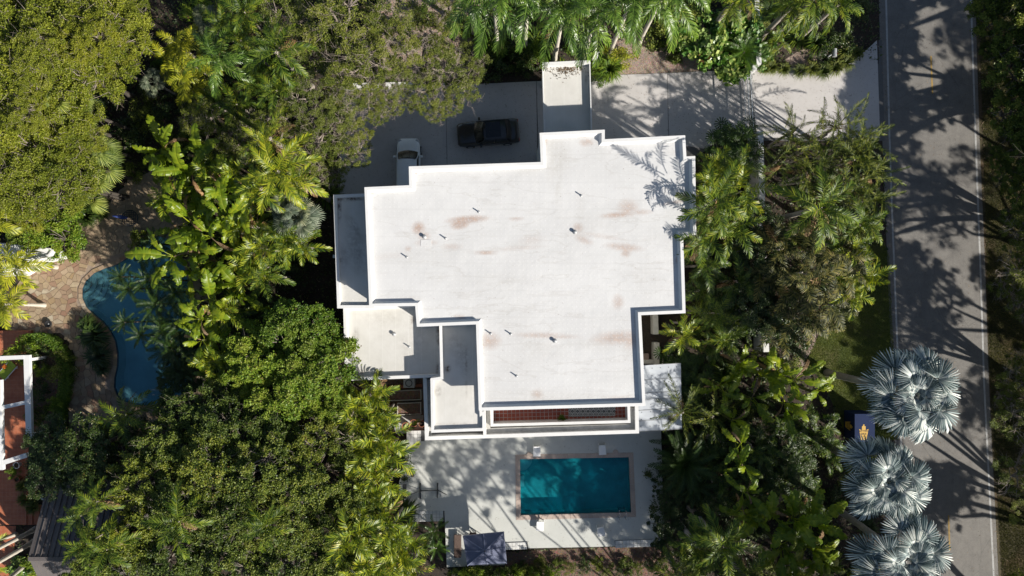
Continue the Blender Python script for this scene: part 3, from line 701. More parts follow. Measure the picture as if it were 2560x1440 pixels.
# rug and pot on the balcony
rg = [at(1421, 1000, 3.28).to_2d(), at(1540, 1000, 3.28).to_2d(), at(1538, 1040, 3.28).to_2d(), at(1421, 1042, 3.28).to_2d()]
rug = part('patterned_rug', MB().prism(rg, 3.266, 3.278), M['rug']); tag(rug, 'black and cream patterned rug lying on the red tiled balcony', 'rug')
# ================================================================= OTHER HARD THINGS
def pot(px, py, z, r, h, label, name='terracotta_pot', mat='terracotta', plant=None, group=None):
    p = at(px, py, z+h); t = Thing(name, (p.x, p.y, z), label, 'plant pot', group)
    t.part('pot', MB().lathe((p.x, p.y, z), [(r*.68, 0), (r*.95, h*.82), (r*1.06, h*.84), (r*1.06, h), (r*.9, h), (r*.88, h*.86)], 18, cap=False), M[mat], True)
    t.part('soil', MB().lathe((p.x, p.y, z), [(r*.66, .02), (r*.885, h*.8), (.01, h*.86)], 14), M['potsoil'])
    return t, p

# metal patio cover
cov = Thing('patio_cover', at(1650, 990), 'white corrugated metal patio cover attached to the east side of the house', 'patio cover')
zc = 3.05; K = ats([(1600, 914), (1702, 908), (1705, 1072), (1590, 1079)], zc)
a, b, c, d = K; mb = MB(); N_ = 66
def lerp(p, q, t_): return p+(q-p)*t_
for i in range(N_*2):
    t0, t1 = i/(N_*2), (i+1)/(N_*2); z0 = zc+(.018 if i % 2 else -.018); z1 = zc+(-.018 if i % 2 else .018)
    l0, r0, l1, r1 = lerp(a, d, t0), lerp(b, c, t0), lerp(a, d, t1), lerp(b, c, t1)
    mb.quad((*l1, z1), (*r1, z1), (*r0, z0), (*l0, z0))
cov.part('corrugated_sheet', mb, M['corr'])
mb = MB()
for t_ in (.0, .22, .42, .52, .68, .84, 1.):
    l, r = lerp(a, d, t_), lerp(b, c, t_); wallseg(mb, l, r, .035, zc+.012, zc+.03)
cov.part('lap_joint', mb, M['grey_metal'])
mb = MB()
for i in range(9):
    for j in range(5):
        q = lerp(lerp(a, b, .1+j*.2), lerp(d, c, .1+j*.2), .05+i*.11); mb.lathe((q.x, q.y, zc+.01), [(.03, 0), (.03, .015)], 6)
cov.part('roof_screw', mb, M['frame_dark'])
for q in (b, c): cov.part('post', MB().box((q.x-.1, q.y+(-.1 if q is b else .1), 1.5), (.09, .09, 3.0)), M['white_metal'])
for t_ in (.02, .5, .98): cov.part('beam', wallseg(MB(), lerp(a, d, t_), lerp(b, c, t_), .08, zc-.16, zc-.03), M['white_metal'])

# courtyard walls to the east
for (p, q, th, lab) in (((1638, 770), (1640, 836), .4, 'upper low stained wall in the narrow east courtyard'), ((1642, 857), (1642, 912), .4, 'lower low stained wall beside the corrugated patio cover'),
                        ((1600, 905), (1634, 905), .25, 'short stained cross wall just above the corrugated patio cover')):
    tag(part('courtyard_wall', wallseg(MB(), at(*p, 1.).to_2d(), at(*q, 1.).to_2d(), th, 0, 1.), M['dirtwall']), lab, 'wall')
bx = at(1615, 893, .5); tag(part('wooden_crate', MB().bbox((bx.x, bx.y, .25), (.45, .5, .5), .02), M['beigecloth']), 'small tan crate standing inside the narrow east courtyard', 'crate')

# boundary wall and gate
tag(part('boundary_wall', wallseg(MB(), at(1901, 328, 2.1).to_2d(), at(1916, 880, 2.1).to_2d(), .42, 0, 2.1), M['white']), 'white boundary wall between garden palms, running below the driveway gate', 'wall')
tag(part('boundary_wall', wallseg(MB(), at(1890, -60, 2.1).to_2d(), at(1898, 160, 2.1).to_2d(), .36, 0, 2.1), M['white']), 'white boundary wall above the driveway gate, half hidden by vine leaves', 'wall')
gp = at(1886, 168, 1.9); tag(part('gate_post', MB().bbox((gp.x, gp.y, .95), (.4, .4, 1.9), .04), M['white']), 'white square gate post at the top end of the driveway gate', 'gate post')
gate = Thing('driveway_gate', at(1878, 255), 'long white metal picket gate closed across the driveway', 'gate')
g0 = at(1876, 168, 1.8).to_2d(); g1 = at(1885, 334, 1.8).to_2d(); f0 = at(1876, 168, 1.8).to_2d(); L = (g1-g0).length; u = (g1-g0)/L
for zz in (.2, 1.0, 1.7): gate.part('rail', wallseg(MB(), g0, g1, .05, zz, zz+.07), M['white_metal'])
pk = MB().bbox((0, 0, .9), (.025, .025, 1.75), .01).mesh('picket', M['white_metal'])
for i in range(int(L/.13)): q = g0+u*(.07+i*.13); gate.inst('picket', pk, (q.x+.05, q.y, .06), (0, R(3), 0))
br = MB(); br.box((g0.x-.35, g0.y-.7, 1.75), (.9, .05, .05), R(30)); gate.part('gate_arm', br, M['white_metal'])
gr = sheet('gate_track', offset_poly([at(1871, 170).to_2d(), at(1877, 170).to_2d(), at(1885, 345).to_2d(), at(1879, 345).to_2d()], 0.), .064, M['grout'])

# lamp and mail box
p = at(1490, 138, 2.6); lp = Thing('garden_lamp', (p.x, p.y, 0), 'white box shaped lamp on a post between the long green palm fronds', 'lamp')
lp.part('post', MB().tube([(p.x, p.y, 0), (p.x, p.y, 2.2)], .04, 8), M['white_metal']); lp.part('lamp_head', MB().bbox((p.x, p.y, 2.42), (.32, .62, .4), .04, R(-18)), M['white_clean'])
p = at(2088, 131, 1.2); mbx = Thing('mailbox', (p.x, p.y, 0), 'grey mailbox on a post beside the driveway mouth', 'mailbox')
mbx.part('post', MB().box((p.x-.1, p.y, .5), (.1, .1, 1.0)), M['white_metal'])
prof = MB(); n_ = 8
for sx in (-.28, .28): pass
pts_ = [(-.15, 0)]+[(.15*math.cos(PI-PI*k/n_), .14+.12*math.sin(PI*k/n_)) for k in range(n_+1)]+[(.15, 0)]
vv = [(p.x+a_, p.y+sy, 1.0+b_) for sy in (-.30, .30) for a_, b_ in pts_]; k_ = len(pts_)
prof.v = vv; prof.f = [(i, (i+1) % k_, k_+(i+1) % k_, k_+i) for i in range(k_)]+[tuple(range(k_))[::-1], tuple(range(k_, 2*k_))]
mbx.part('box', prof, M['grey_metal'], False); mbx.part('flag', MB().box((p.x+.17, p.y-.1, 1.2), (.015, .05, .22)), M['lamp_red'])

# blue container with crown emblem
zb = 1.75; B = [at(2138, 1036, zb).to_2d(), at(2186, 1036, zb).to_2d(), at(2186, 1104, zb).to_2d(), at(2138, 1104, zb).to_2d()]
bc = (B[0]+B[2])/2; bin_ = Thing('blue_container', (bc.x, bc.y, 0), 'dark blue container with gold crown emblem between two silver palms', 'container')
bin_.part('body', MB().prism(B, 0.02, 1.6), M['bluebox'])
bin_.part('lid', MB().prism(offset_poly(B, -.03), 1.602, zb), M['bluebox'])
CR = [(-.36, .20), (-.20, -.62), (.20, -.62), (.36, .20), (.14, .12), (.14, .42), (.05, .42), (.05, .55), (-.05, .55), (-.05, .46), (-.14, .40), (-.14, .12)]
def emblem(o_, place, under_name):
    me = MB().prism([Vector(q) for q in CR], 0, .006).mesh('crown_emblem', M['gold']); em = inst('crown_emblem', me, o_.o); em.location = place[0]-o_.loc; em.rotation_euler = place[1]
    for s_, sz, yy in (('DYTTEN', .17, .05), ('DICE', .19, -.17), ('***', .12, -.36)):
        t_ = inst('lettering', text_mesh(s_, sz, M['bluebox']), em); t_.location = (0, yy, .010)
emblem(bin_, (Vector((bc.x-.08, bc.y-.28, zb+.003)), (0, 0, 0)), '')
emblem(bin_, (Vector((B[0].x-.035-.004, bc.y, .9)), (R(90), 0, R(-90))), '')

# --- pools
def basin(name_, poly, ztop, zwater, zfloor, mats, parent_name, label):
    c = sum((Vector(p) for p in poly), Vector((0, 0)))/len(poly)
    t = Thing(parent_name, (c.x, c.y, zfloor), label, 'swimming pool')
    mb = MB(); n = len(poly)
    for i in range(n):
        p, q = poly[i], poly[(i+1) % n]; mb.quad((*p, ztop-.25), (*q, ztop-.25), (*q, zfloor), (*p, zfloor))
    t.part('basin_wall', mb, M[mats[0]])
    fl = MB().prism(poly, zfloor-.05, zfloor, bottom=False); t.part('basin_floor', fl, M[mats[0]])
    mb = MB()
    for i in range(n):
        p, q = poly[i], poly[(i+1) % n]; mb.quad((*p, ztop), (*q, ztop), (*q, ztop-.25), (*p, ztop-.25))
    t.part('waterline_tiles', mb, M[mats[2]])
    wt = MB().prism(offset_poly(poly, .002), zwater, zwater+.001, bottom=False); wt = MB()
    for tri in tessellate_polygon([[Vector((*q, 0)) for q in poly]]):
        wt.tri(*[(*poly[k], zwater) for k in tri]) 
    t.part('water', wt, M[mats[1]]); return t
pool = basin('pool', POOL, .4, .28, -.62, ('basin_teal', 'water_teal', 'basin_teal'), 'rectangular_pool', 'rectangular teal swimming pool with beige coping in the white deck')
def coping(t, poly, w_, seg, z, me_mat, thick=.06, jit=0.):
    n = len(poly); out = offset_poly(poly, -w_); k = 0
    for i in range(n):
        p, q = Vector(poly[i]), Vector(poly[(i+1) % n]); P_, Q_ = out[i], out[(i+1) % n]; L_ = (q-p).length; m = max(1, round(L_/seg))
        for j in range(m):
            g = .010; a0, a1 = j/m+g/L_, (j+1)/m-g/L_
            quad_ = [lerp(p, q, a0), lerp(p, q, a1), lerp(P_, Q_, a1), lerp(P_, Q_, a0)]
            t.part('coping_stone', MB().prism(quad_, z-thick+.02, z+.02+random.uniform(0, jit)), M[me_mat]); k += 1
coping(pool, POOL, .36, .42, .405, 'coping')
def rounded(poly, r_):
    out = []
    for i in range(len(poly)):
        a, c, e = Vector(poly[i-1]), Vector(poly[i]), Vector(poly[(i+1) % len(poly)]); u = (a-c).normalized(); v = (e-c).normalized()
        for k in range(6): t_ = k/5; q0 = c+u*r_*(1-t_); q1 = c+v*r_*t_; out.append(q0.lerp(q1, t_))
    return out
# entry step and bench in the top left corner
c0 = Vector(POOL[0]); ux = (Vector(POOL[1])-c0).normalized(); uy = (Vector(POOL[3])-c0).normalized()
for r_, z_ in ((.95, .22), (1.3, .05)):
    pts_ = [c0+ux*.01+uy*.01]+[c0+ux*(r_*math.cos(R(90*k/8))+.01)+uy*(r_*math.sin(R(90*k/8))+.01) for k in range(9)]
    pool.part('entry_step', MB().prism(pts_, -.6, z_), M['basin_step' if z_ > .1 else 'basin_teal'])
pool.part('bench', MB().prism([c0+uy*1.35+ux*.01, c0+uy*1.35+ux*.30, c0+uy*2.2+ux*.30, c0+uy*2.2+ux*.01], -.6, .14), M['basin_step'])
for px, py in ((1323, 1137), (1539, 1131)):
    p = at(px, py, .42); pool.part('skimmer_lid', MB().lathe((p.x, p.y, .43), [(.22, 0), (.22, .02), (.19, .028)], 18), M['coping'])
lad = Thing('pool_ladder', at(1556, 1285, .4), 'steel ladder at the lower right end of the teal pool', 'ladder')
lr = []
for px in (1547, 1563):
    p = at(px, 1290, .45); q = at(px, 1270, .45)
    lad.part('rail', MB().tube([(p.x, p.y-.12, .41), (p.x, p.y-.12, .95), (p.x, p.y+.05, 1.12), (p.x, p.y+.35, 1.08), (p.x, p.y+.5, .8), (p.x, p.y+.5, -.4)], .022, 8), M['steel'], True)
    lad.part('foot_flange', MB().lathe((p.x, p.y-.12, .40), [(.07, 0), (.07, .03), (.03, .04)], 10), M['steel'])
a_ = at(1547, 1290); b_ = at(1563, 1290)
for zz in (.1, -.2): lad.part('tread', MB().box(((a_.x+b_.x)/2, a_.y+.55, zz), (.46, .09, .03)), M['steel'])

pool2 = basin('pool2', POOL2, .05, -.05, -1.2, ('basin_blue', 'water_blue', 'pooltile_dark'), 'freeform_pool', 'curved blue neighbouring pool with arc steps, half hidden by big leaves')
cs = at(196, 702, 0)
for i, (r_, z_) in enumerate(((1.0, -.12), (1.38, -.24), (1.76, -.38), (2.14, -.52))):
    pts_ = [Vector((cs.x+r_*math.cos(R(a)), cs.y+r_*math.sin(R(a)))) for a in range(-88, 38, 7)]+[Vector((cs.x, cs.y))]
    cl = [p if inside(p, POOL2) else None for p in pts_]; cl = [p for p in cl if p is not None]
    # keep inside the basin: march the arc and close along the pool edge
    edge = [Vector(q) for q in POOL2 if (Vector(q)-Vector((cs.x, cs.y))).length < r_+.1]
    poly = sorted(cl+edge, key=lambda v: math.atan2(v.y-(cs.y), v.x-(cs.x+.5)))
    if len(poly) > 3:
        pool2.part('pool_step', MB().prism(offset_poly(poly, .015), -1.19, z_), M['basin_step'])
        arc = [p for p in pts_[:-1] if inside(p, POOL2)]
        pool2.part('step_edge', MB().tube([(p.x, p.y, z_+.02) for p in arc], .06, 5), M['pooltile_dark'])
coping(pool2, POOL2, .30, .42, .055, 'flag', .05, .01)

# flagstone patio of the neighbour
PATIO = ats([(352, 440), (400, 418), (470, 430), (470, 590), (500, 640), (500, 980), (440, 1020), (380, 1060), (320, 1085), (220, 1080), (175, 1075), (168, 1000), (190, 900), (175, 850), (150, 832), (75, 838), (68, 830), (20, 838), (20, 760), (60, 700), (140, 625), (150, 600), (230, 560), (300, 475)], .0)
pat = sheet('patio', PATIO, .018, M['mortar'], [POOL2])
outer2 = offset_poly(POOL2, -.34)
def voronoi_cells(seeds, bound, rad):
    S = np.array(seeds); out = []
    for i, s in enumerate(S):
        d = np.hypot(*(S-s).T); nb = [j for j in np.argsort(d)[1:26] if d[j] < rad*5]
        poly = [Vector((s[0]+rad*2.2*math.cos(a), s[1]+rad*2.2*math.sin(a))) for a in np.linspace(0, 2*PI, 12, endpoint=False)]
        for j in nb:
            m = (S[j]+s)/2; nr = S[j]-s; new = []
            for a, b in zip(poly, poly[1:]+poly[:1]):
                da = (a.x-m[0])*nr[0]+(a.y-m[1])*nr[1]; db = (b.x-m[0])*nr[0]+(b.y-m[1])*nr[1]
                if da <= 0: new.append(a)
                if (da <= 0) != (db <= 0): new.append(a+(b-a)*(da/(da-db)))
            poly = new
            if len(poly) < 3: break
        out.append(poly)
    return out
xs = [p[0] for p in PATIO]; ys = [p[1] for p in PATIO]; seeds = []; g = .45
yy = min(ys)
while yy < max(ys):
    xx = min(xs)
    while xx < max(xs):
        q = (xx+random.uniform(-.24, .24), yy+random.uniform(-.24, .24))
        seeds.append(q); xx += g*random.uniform(.85, 1.2)
    yy += g*.95
seeds = [q for q in seeds if inside(q, PATIO) or any(inside((q[0]+a, q[1]+b), PATIO) for a in (-.9, .9) for b in (-.9, .9))]
ns = 0; rest = MB()
for s_, poly in zip(seeds, voronoi_cells(seeds, None, .6)):
    if len(poly) < 3 or not inside(s_, PATIO) or inside(s_, outer2): continue
    poly = [p for i, p in enumerate(poly) if (p-poly[i-1]).length > .03]
    if len(poly) < 3: continue
    poly = offset_poly(poly, .018)
    if any(inside(p, outer2) for p in poly):
        c_ = Vector(s_); poly = [p if not inside(p, outer2) else c_+(p-c_)*.45 for p in poly]
        if any(inside(p, outer2) for p in poly): continue
    a_ = at(0, 0); px_ = (poly[0].x)/(HC/FP)+1280
    py_ = 720-s_[1]*FP/HC; ix = s_[0]*FP/HC+1280; fs = MB().prism(poly, .02, .05+random.uniform(0, .014), bottom=False)
    if ns < 298 and ix < 405 and py_ < 1060: part('flagstone', fs, M['flag'], pat); ns += 1
    else:
        k0 = len(rest.v); rest.v += fs.v; rest.f += [tuple(i_+k0 for i_ in f_) for f_ in fs.f]
ro = part('flagstones_in_shade', rest, M['flag'], pat); ro['kind'] = 'stuff'
print('flagstones', ns, len(seeds))

# kettle grill / round mesh table with folded blue umbrella, fire bowl
p = at(325, 545, .75); t = Thing('round_table', (p.x, p.y, .05), 'dark round mesh table on the shaded flagstones', 'table')
mb = MB(); mb.lathe((p.x, p.y, .05), [(.60, .68), (.64, .70), (.64, .72), (.60, .73)], 24, cap=False)
for i in range(9):
    y_ = -.56+i*.14; h_ = math.sqrt(max(.01, .61**2-y_**2)); mb.box((p.x, p.y+y_, .75), (2*h_, .05, .012)); mb.box((p.x+y_, p.y, .762), (.05, 2*h_, .012))
t.part('table_top', mb, M['frame_dark'])
for k in range(4):
    a = R(45+90*k); t.part('leg', MB().tube([(p.x+.5*math.cos(a), p.y+.5*math.sin(a), .05), (p.x+.2*math.cos(a), p.y+.2*math.sin(a), .75)], .02, 6), M['frame_dark'])
q = at(305, 543, 1.2); um = Thing('folded_umbrella', (q.x, q.y, .05), 'folded blue umbrella leaning over the round mesh table', 'umbrella')
um.part('canopy', MB().tube([(p.x-.1, p.y-.02, 1.0), (q.x, q.y, 1.35), (q.x-.45, q.y+.05, 1.7)], [.10, .17, .03], 8), M['bluecloth'], True); um.part('pole', MB().tube([(p.x, p.y, .06), (p.x-.1, p.y-.02, 1.0)], .02, 6), M['frame_dark'])
p = at(118, 810, .4); t = Thing('fire_bowl', (p.x, p.y, .05), 'small black round fire bowl on the flagstones above the hedge', 'fire bowl')
t.part('bowl', MB().lathe((p.x, p.y, .05), [(.12, 0), (.27, .18), (.28, .3), (.22, .3), (.15, .2), (.02, .16)], 18), M['black'], True); t.part('burner', MB().lathe((p.x, p.y, .22), [(.06, 0), (.06, .06), (.02, .08)], 10), M['grey_metal'])

# terracotta terrace, pergola beams, lounger
TERR = ats([(-120, 828), (78, 826), (75, 845), (74, 1090), (66, 1180), (66, 1312), (-120, 1312)], .3)
sheet('terracotta_terrace', TERR, .3, M['tfloor'], thick=.3)
for i in range(3):
    q = ats([(66+i*16, 1262), (81+i*16, 1262), (81+i*16, 1312), (66+i*16, 1312)], .22-.09*i)
    sheet('terrace_step', q, .22-.08*i, M['tfloor'], thick=.1)
TERR2 = ats([(-120, 1315), (40, 1315), (30, 1440), (-120, 1440)], .02); sheet('terracotta_path', TERR2, .02, M['tfloor'])
per = Thing('white_pergola', at(30, 1040), 'white beamed pergola frame over the terracotta terrace', 'pergola')
for (a, b, wd) in (((66, 888), (72, 1100), .44), ((4, 1158), (66, 1138), .35), ((0, 1020), (64, 1006), .28), ((-2, 950), (3, 1175), .28), ((-60, 898), (60, 893), .3), ((2, 1158), (-70, 1175), .4), ((0, 1018), (-90, 1030), .28)):
    per.part('beam', wallseg(MB(), at(*a, 2.6).to_2d(), at(*b, 2.6).to_2d(), wd, 2.35+.001*len(per.o.children), 2.6+.004*len(per.o.children)), M['white'])
for a in ((67, 900), (72, 1090), (3, 1160), (2, 1020)):
    q = at(*a, 2.3); per.part('column', MB().box((q.x, q.y, 1.32), (.22, .22, 2.04)), M['white'])
def lounger(px, py, z, L_, W_, rz, frame, cloth, name, label, group=None, back=.35, ang=25, legs=True):
    p = at(px, py, z+.35); t = thing(name, (p.x, p.y, z), label, 'lounger', group, rz)
    lb = L_*back; y0 = -L_/2; y1 = L_/2-lb
    def add(nm, mb, mat, sm=False): return part(nm, mb, mat, t, sm)
    add('seat', MB().bbox((0, (y0+y1)/2, .32), (W_*.9, y1-y0, .06), .02), M[cloth])
    hb = lb*math.sin(R(ang)); wb = lb*math.cos(R(ang))
    b_ = MB(); b_.v = [(-W_*.45, y1, .29), (W_*.45, y1, .29), (W_*.45, y1+wb, .29+hb), (-W_*.45, y1+wb, .29+hb), (-W_*.45, y1, .35), (W_*.45, y1, .35), (W_*.45, y1+wb, .35+hb), (-W_*.45, y1+wb, .35+hb)]
    b_.f = [(0, 3, 2, 1), (4, 5, 6, 7), (0, 1, 5, 4), (1, 2, 6, 5), (2, 3, 7, 6), (3, 0, 4, 7)]; add('backrest', b_, M[cloth])
    for sx in (-1, 1): add('side_rail', MB().bbox((sx*W_*.48, (y0+L_/2)/2-.02, .30), (W_*.07, L_/2-y0-.05, .09), .02), M[frame])
    for sx in (-1, 1):
        for yy in (y0+.12*L_, L_*.3): add('leg', MB().box((sx*W_*.46, yy, .13), (.05, .06, .26)), M[frame])
    return t
lounger(18, 925, .3, 1.5, .75, R(-42), 'white_metal', 'limecloth', 'green_lounger', 'lime green lounger with pale frame on the terracotta terrace', back=.25, ang=15)
p = at(10, 917, .75); tag(part('orange_cushion', MB().bbox((p.x, p.y, .72), (.26, .3, .09), .03, R(-40)), M['orange']), 'small orange cushion lying on the lime green lounger', 'cushion')
L4 = 'white moulded pool chairs'
lounger(1342, 1126, .4, .95, .56, 0, 'white_clean', 'white_clean', 'pool_chair', 'white pool chair above the teal pool at its left end', L4, .33, 55)
lounger(1506, 1122, .4, .95, .56, R(3), 'white_clean', 'white_clean', 'pool_chair', 'white pool chair above the teal pool at its right end', L4, .33, 55)
lounger(1350, 1313, .4, .95, .56, R(-3), 'white_clean', 'white_clean', 'pool_chair', 'white pool chair below the teal pool at its left end', L4, .33, 55)
lounger(1502, 1326, .4, .95, .56, R(10), 'white_clean', 'white_clean', 'pool_chair', 'white pool chair below the teal pool at its right end, slightly turned', L4, .33, 55)
lounger(1144, 1365, .4, 1.75, .55, R(180), 'brownwood', 'brownwood', 'wicker_lounger', 'brown wicker lounger left of the square navy umbrella', None, .3, 20)
p = at(1182, 1335, .85); st = Thing('wicker_stool', (p.x, p.y, .4), 'small dark wicker stool just above the navy umbrella', 'stool')
st.part('seat', MB().bbox((p.x, p.y-.1, .82), (.52, .4, .06), .02), M['brownwood'])
for sx in (-.2, .2):
    for sy in (-.26, .06): st.part('leg', MB().box((p.x+sx, p.y+sy, .595), (.05, .05, .385)), M['brownwood'])

# square umbrella
zt = 2.75; E = [at(1157, 1341, 2.6), at(1260, 1330, 2.6), at(1267, 1408, 2.6), at(1168, 1414, 2.6)]; ap = at(1212, 1377, 3.05)
um = Thing('patio_umbrella', (ap.x, ap.y, .4), 'square navy parasol open at the lower left corner of the deck', 'umbrella')
for i in range(4):
    a, b = E[i], E[(i+1) % 4]; m_ = (a+b)/2; m_.z -= .06
    for p_, q_ in ((a, m_), (m_, b)):
        mb = MB(); mb.tri(ap, q_, p_); mb.tri(ap-Vector((0, 0, .012)), p_-Vector((0, 0, .012)), q_-Vector((0, 0, .012))); um.part('canopy_panel', mb, M['navy'])
        v1 = p_.copy(); v1.z -= .14; v2 = q_.copy(); v2.z -= .14; mb = MB().quad(p_, q_, v2, v1); um.part('valance', mb, M['navy_band'])
    for q_ in (a, m_):
        um.part('rib', MB().tube([ap+Vector((0, 0, .004)), q_+Vector((0, 0, .012))], .045, 5), M['navy_band'])
um.part('pole', MB().tube([(ap.x, ap.y, .45), (ap.x, ap.y, 3.12)], .028, 8), M['frame_dark']); um.part('finial', MB().lathe((ap.x, ap.y, 3.1), [(.05, 0), (.06, .04), (.02, .12)], 8), M['frame_dark']); um.part('base', MB().lathe((ap.x, ap.y, .4), [(.3, 0), (.3, .05), (.06, .09)], 16), M['frame_dark'])

# hammock stand
hs = Thing('hammock_stand', at(1072, 1227, .4), 'dark metal frame with two cross feet lying on the pool deck', 'stand')
def tb(a, b, r_=.04, za=.5, zb_=.5): p_, q_ = at(*a, za), at(*b, zb_); return MB().tube([p_, q_], r_, 8)
hs.part('cross_foot', tb((1051, 1208), (1051, 1247), .05, .46, .46), M['frame_dark']); hs.part('cross_foot', tb((1094, 1207), (1094, 1245), .05, .46, .46), M['frame_dark'])
hs.part('base_bar', tb((1051, 1227), (1094, 1226), .04, .52, .52), M['frame_dark']); hs.part('arm', tb((1051, 1227), (1019, 1239), .035, .52, 1.4), M['frame_dark']); hs.part('arm', tb((1094, 1225), (1117, 1237), .035, .52, 1.4), M['frame_dark'])

# tiled steps round the deck
wt = MB().bbox((0, 0, 0), (.262, .262, .02), .005).mesh('tile', M['tile_white'])
def tiled(name, px_a, px_b, rows, z, label, down=True):
    """tiled tread: base strip with its tiles, from px_a to px_b (left to right), rows go down the picture"""
    a, b = at(*px_a, z), at(*px_b, z); u = (b-a).normalized(); v = Vector((u.y, -u.x, 0)); L_ = (b-a).length; D = rows*.28
    t = Thing(name, (a.x, a.y, 0), label, 'step')
    quad_ = [a, b, b+v*D, a+v*D]; t.part('base', MB().prism([q.to_2d() for q in quad_], 0, z-.02), M['grout'])
    for i in range(int(L_/.28)):
        for j in range(rows):
            q = a+u*(.14+i*.28)+v*(.14+j*.28); t.inst('tile', wt, (q.x, q.y, z-.008+.0), (0, 0, math.atan2(u.y, u.x)))
tiled('tiled_step', (1027, 1278), (1110, 1276), 3, .28, 'white tiled step below the hammock stand at the deck edge')
tiled('tiled_step', (1262, 1357), (1319, 1355), 2, .46, 'white tiled step just right of the navy umbrella')
tiled('tiled_step', (1538, 1352), (1646, 1348), 2, .46, 'white tiled step at the lower right corner of the deck')
tiled('tiled_landing', (1016, 1077), (1060, 1076), 3, .46, 'white tiled landing at the upper left corner of the deck')
tiled('tiled_step', (998, 1211), (1016, 1211), 4, .46, 'small white tiled step left of the hammock stand')

# planter yard west of the balcony
py_ = ats([(955, 948), (1062, 944), (1062, 1080), (985, 1082)]); sheet('planter_yard', py_, .01, M['mulch'])
pl = Thing('planter_bed', at(1025, 1022), 'brown planter bed with pale edging left of the balcony', 'planter')
q = ats([(993, 1008), (1052, 1006), (1053, 1036), (993, 1038)], .5); pl.part('edging', ring(MB(), q, .05, 0, .5), M['dirtwall']); pl.part('soil', MB().prism(offset_poly(q, .05), 0, .42, bottom=False), M['mulch'])
pl2 = Thing('planter_bed', at(1010, 985), 'narrow brown planter bed under the edge of the low west roof', 'planter')
q = ats([(965, 978), (1053, 974), (1053, 1000), (965, 1003)], .5); pl2.part('edging', ring(MB(), q, .05, 0, .5), M['dirtwall']); pl2.part('soil', MB().prism(offset_poly(q, .05), 0, .4, bottom=False), M['mulch'])
tag(part('brick_edging', wallseg(MB(), at(962, 968, .2).to_2d(), at(1055, 964, .2).to_2d(), .22, 0, .22), M['terracotta']), 'row of red brick edging beside the narrow planter bed', 'edging')
tag(part('garden_slab', MB().prism(ats([(975, 1040), (1058, 1038), (1058, 1082), (990, 1084)], .08), 0, .08), M['curb']), 'pale paving slab under the terracotta pots', 'paving')
for i, (px, py, r_, lb) in enumerate(((1034, 1058, .28, 'middle terracotta pot of the three on the slab'), (1054, 1060, .24, 'right terracotta pot of the three, against the white ledge'), (1014, 1066, .30, 'left terracotta pot of the three, under the palm fronds'))):
    pot(px, py, .08, r_, .8, lb, group='terracotta pots on the slab')
ac = Thing('air_conditioner', at(1022, 957), 'grey air conditioning unit under the edge of the low roof', 'air conditioner'); p = at(1022, 958, .9)
ac.part('casing', MB().bbox((p.x, p.y, .45), (.85, .7, .85), .03), M['grille']); ac.part('fan_guard', MB().lathe((p.x, p.y, .875), [(.28, 0), (.28, .03), (.22, .035), (.22, .01)], 18, cap=False), M['frame_dark'])

# pots on the terracotta terrace
for px, py, r_, mt, lb in ((40, 1164, .24, 'white_clean', 'white pot with a leafy plant on the terracotta terrace'), (41, 1199, .22, 'terracotta', 'dark rimmed pot below the white pot on the terrace'), (72, 1235, .22, 'terracotta', 'clay pot among ferns at the terrace edge'), (108, 1243, .2, 'white_clean', 'pale ring shaped pot left of the metal shed'), (72, 1180, .2, 'terracotta', 'upper clay pot beside the terrace edge')):
    pot(px, py, .3 if px < 66 else .0, r_, .45 if px < 66 else .7, lb, 'garden_pot', mt)

# shed with standing seam roof
sh = Thing('metal_roof_shed', at(210, 1330), 'shed with dark brown ribbed metal roof beneath the trees', 'shed')
RZ, EZ = 4.7, 2.6; rl = at(72, 1397, RZ); x0 = rl.x; yr = rl.y; x1 = at(335, 1397, RZ).x; yn = at(122, 1205, EZ).y; ysn = yr-3.2
sh.part('wall', MB().prism([(x0+.25, ysn+.3), (x1-.25, ysn+.3), (x1-.25, yn-.3), (x0+.25, yn-.3)], 0, 2.55), M['shed_light'])
mb = MB(); mb.quad((x0, yr, RZ), (x1, yr, RZ), (x1, yn, EZ), (x0, yn, EZ)); mb.quad((x0, yr, RZ-.06), (x0, yn, EZ-.06), (x1, yn, EZ-.06), (x1, yr, RZ-.06)); sh.part('roof_slope', mb, M['shed_dark'])
mb = MB(); mb.quad((x0, ysn, 3.0), (x1, ysn, 3.0), (x1, yr, RZ-.01), (x0, yr, RZ-.01)); mb.tri((x0+.25, ysn+.3, 2.5), (x0+.25, yr, RZ-.1), (x0+.25, yn-.3, 2.5)); sh.part('roof_slope', mb, M['shed_light'])
sh.part('ridge_cap', MB().box(((x0+x1)/2, yr, RZ+.02), (x1-x0+.06, .28, .05)), M['shed_dark'])
sh.part('roof_edge', MB().quad((x0-.04, yr, RZ+.05), (x0+.12, yr, RZ+.05), (x0+.12, yn, EZ+.05), (x0-.04, yn, EZ+.05)), M['shed_dark'])
rib = MB(); Ls = math.hypot(yn-yr, RZ-EZ); ang = math.atan2(RZ-EZ, yn-yr)
rib.box((0, Ls/2, .035), (.035, Ls, .07)); rib2 = rib.mesh('roof_rib', M['shed_dark'])
rib_s = MB().box((0, -math.hypot(3.2, RZ-3)/2, .02), (.02, math.hypot(3.2, RZ-3), .03)).mesh('roof_rib', M['shed_light'])
x = x0+.42
while x < x1: sh.inst('roof_rib', rib2, (x, yr, RZ), (-ang, 0, 0)); sh.inst('roof_rib', rib_s, (x, yr, RZ), (math.atan2(RZ-3, 3.2), 0, 0)); x += .42

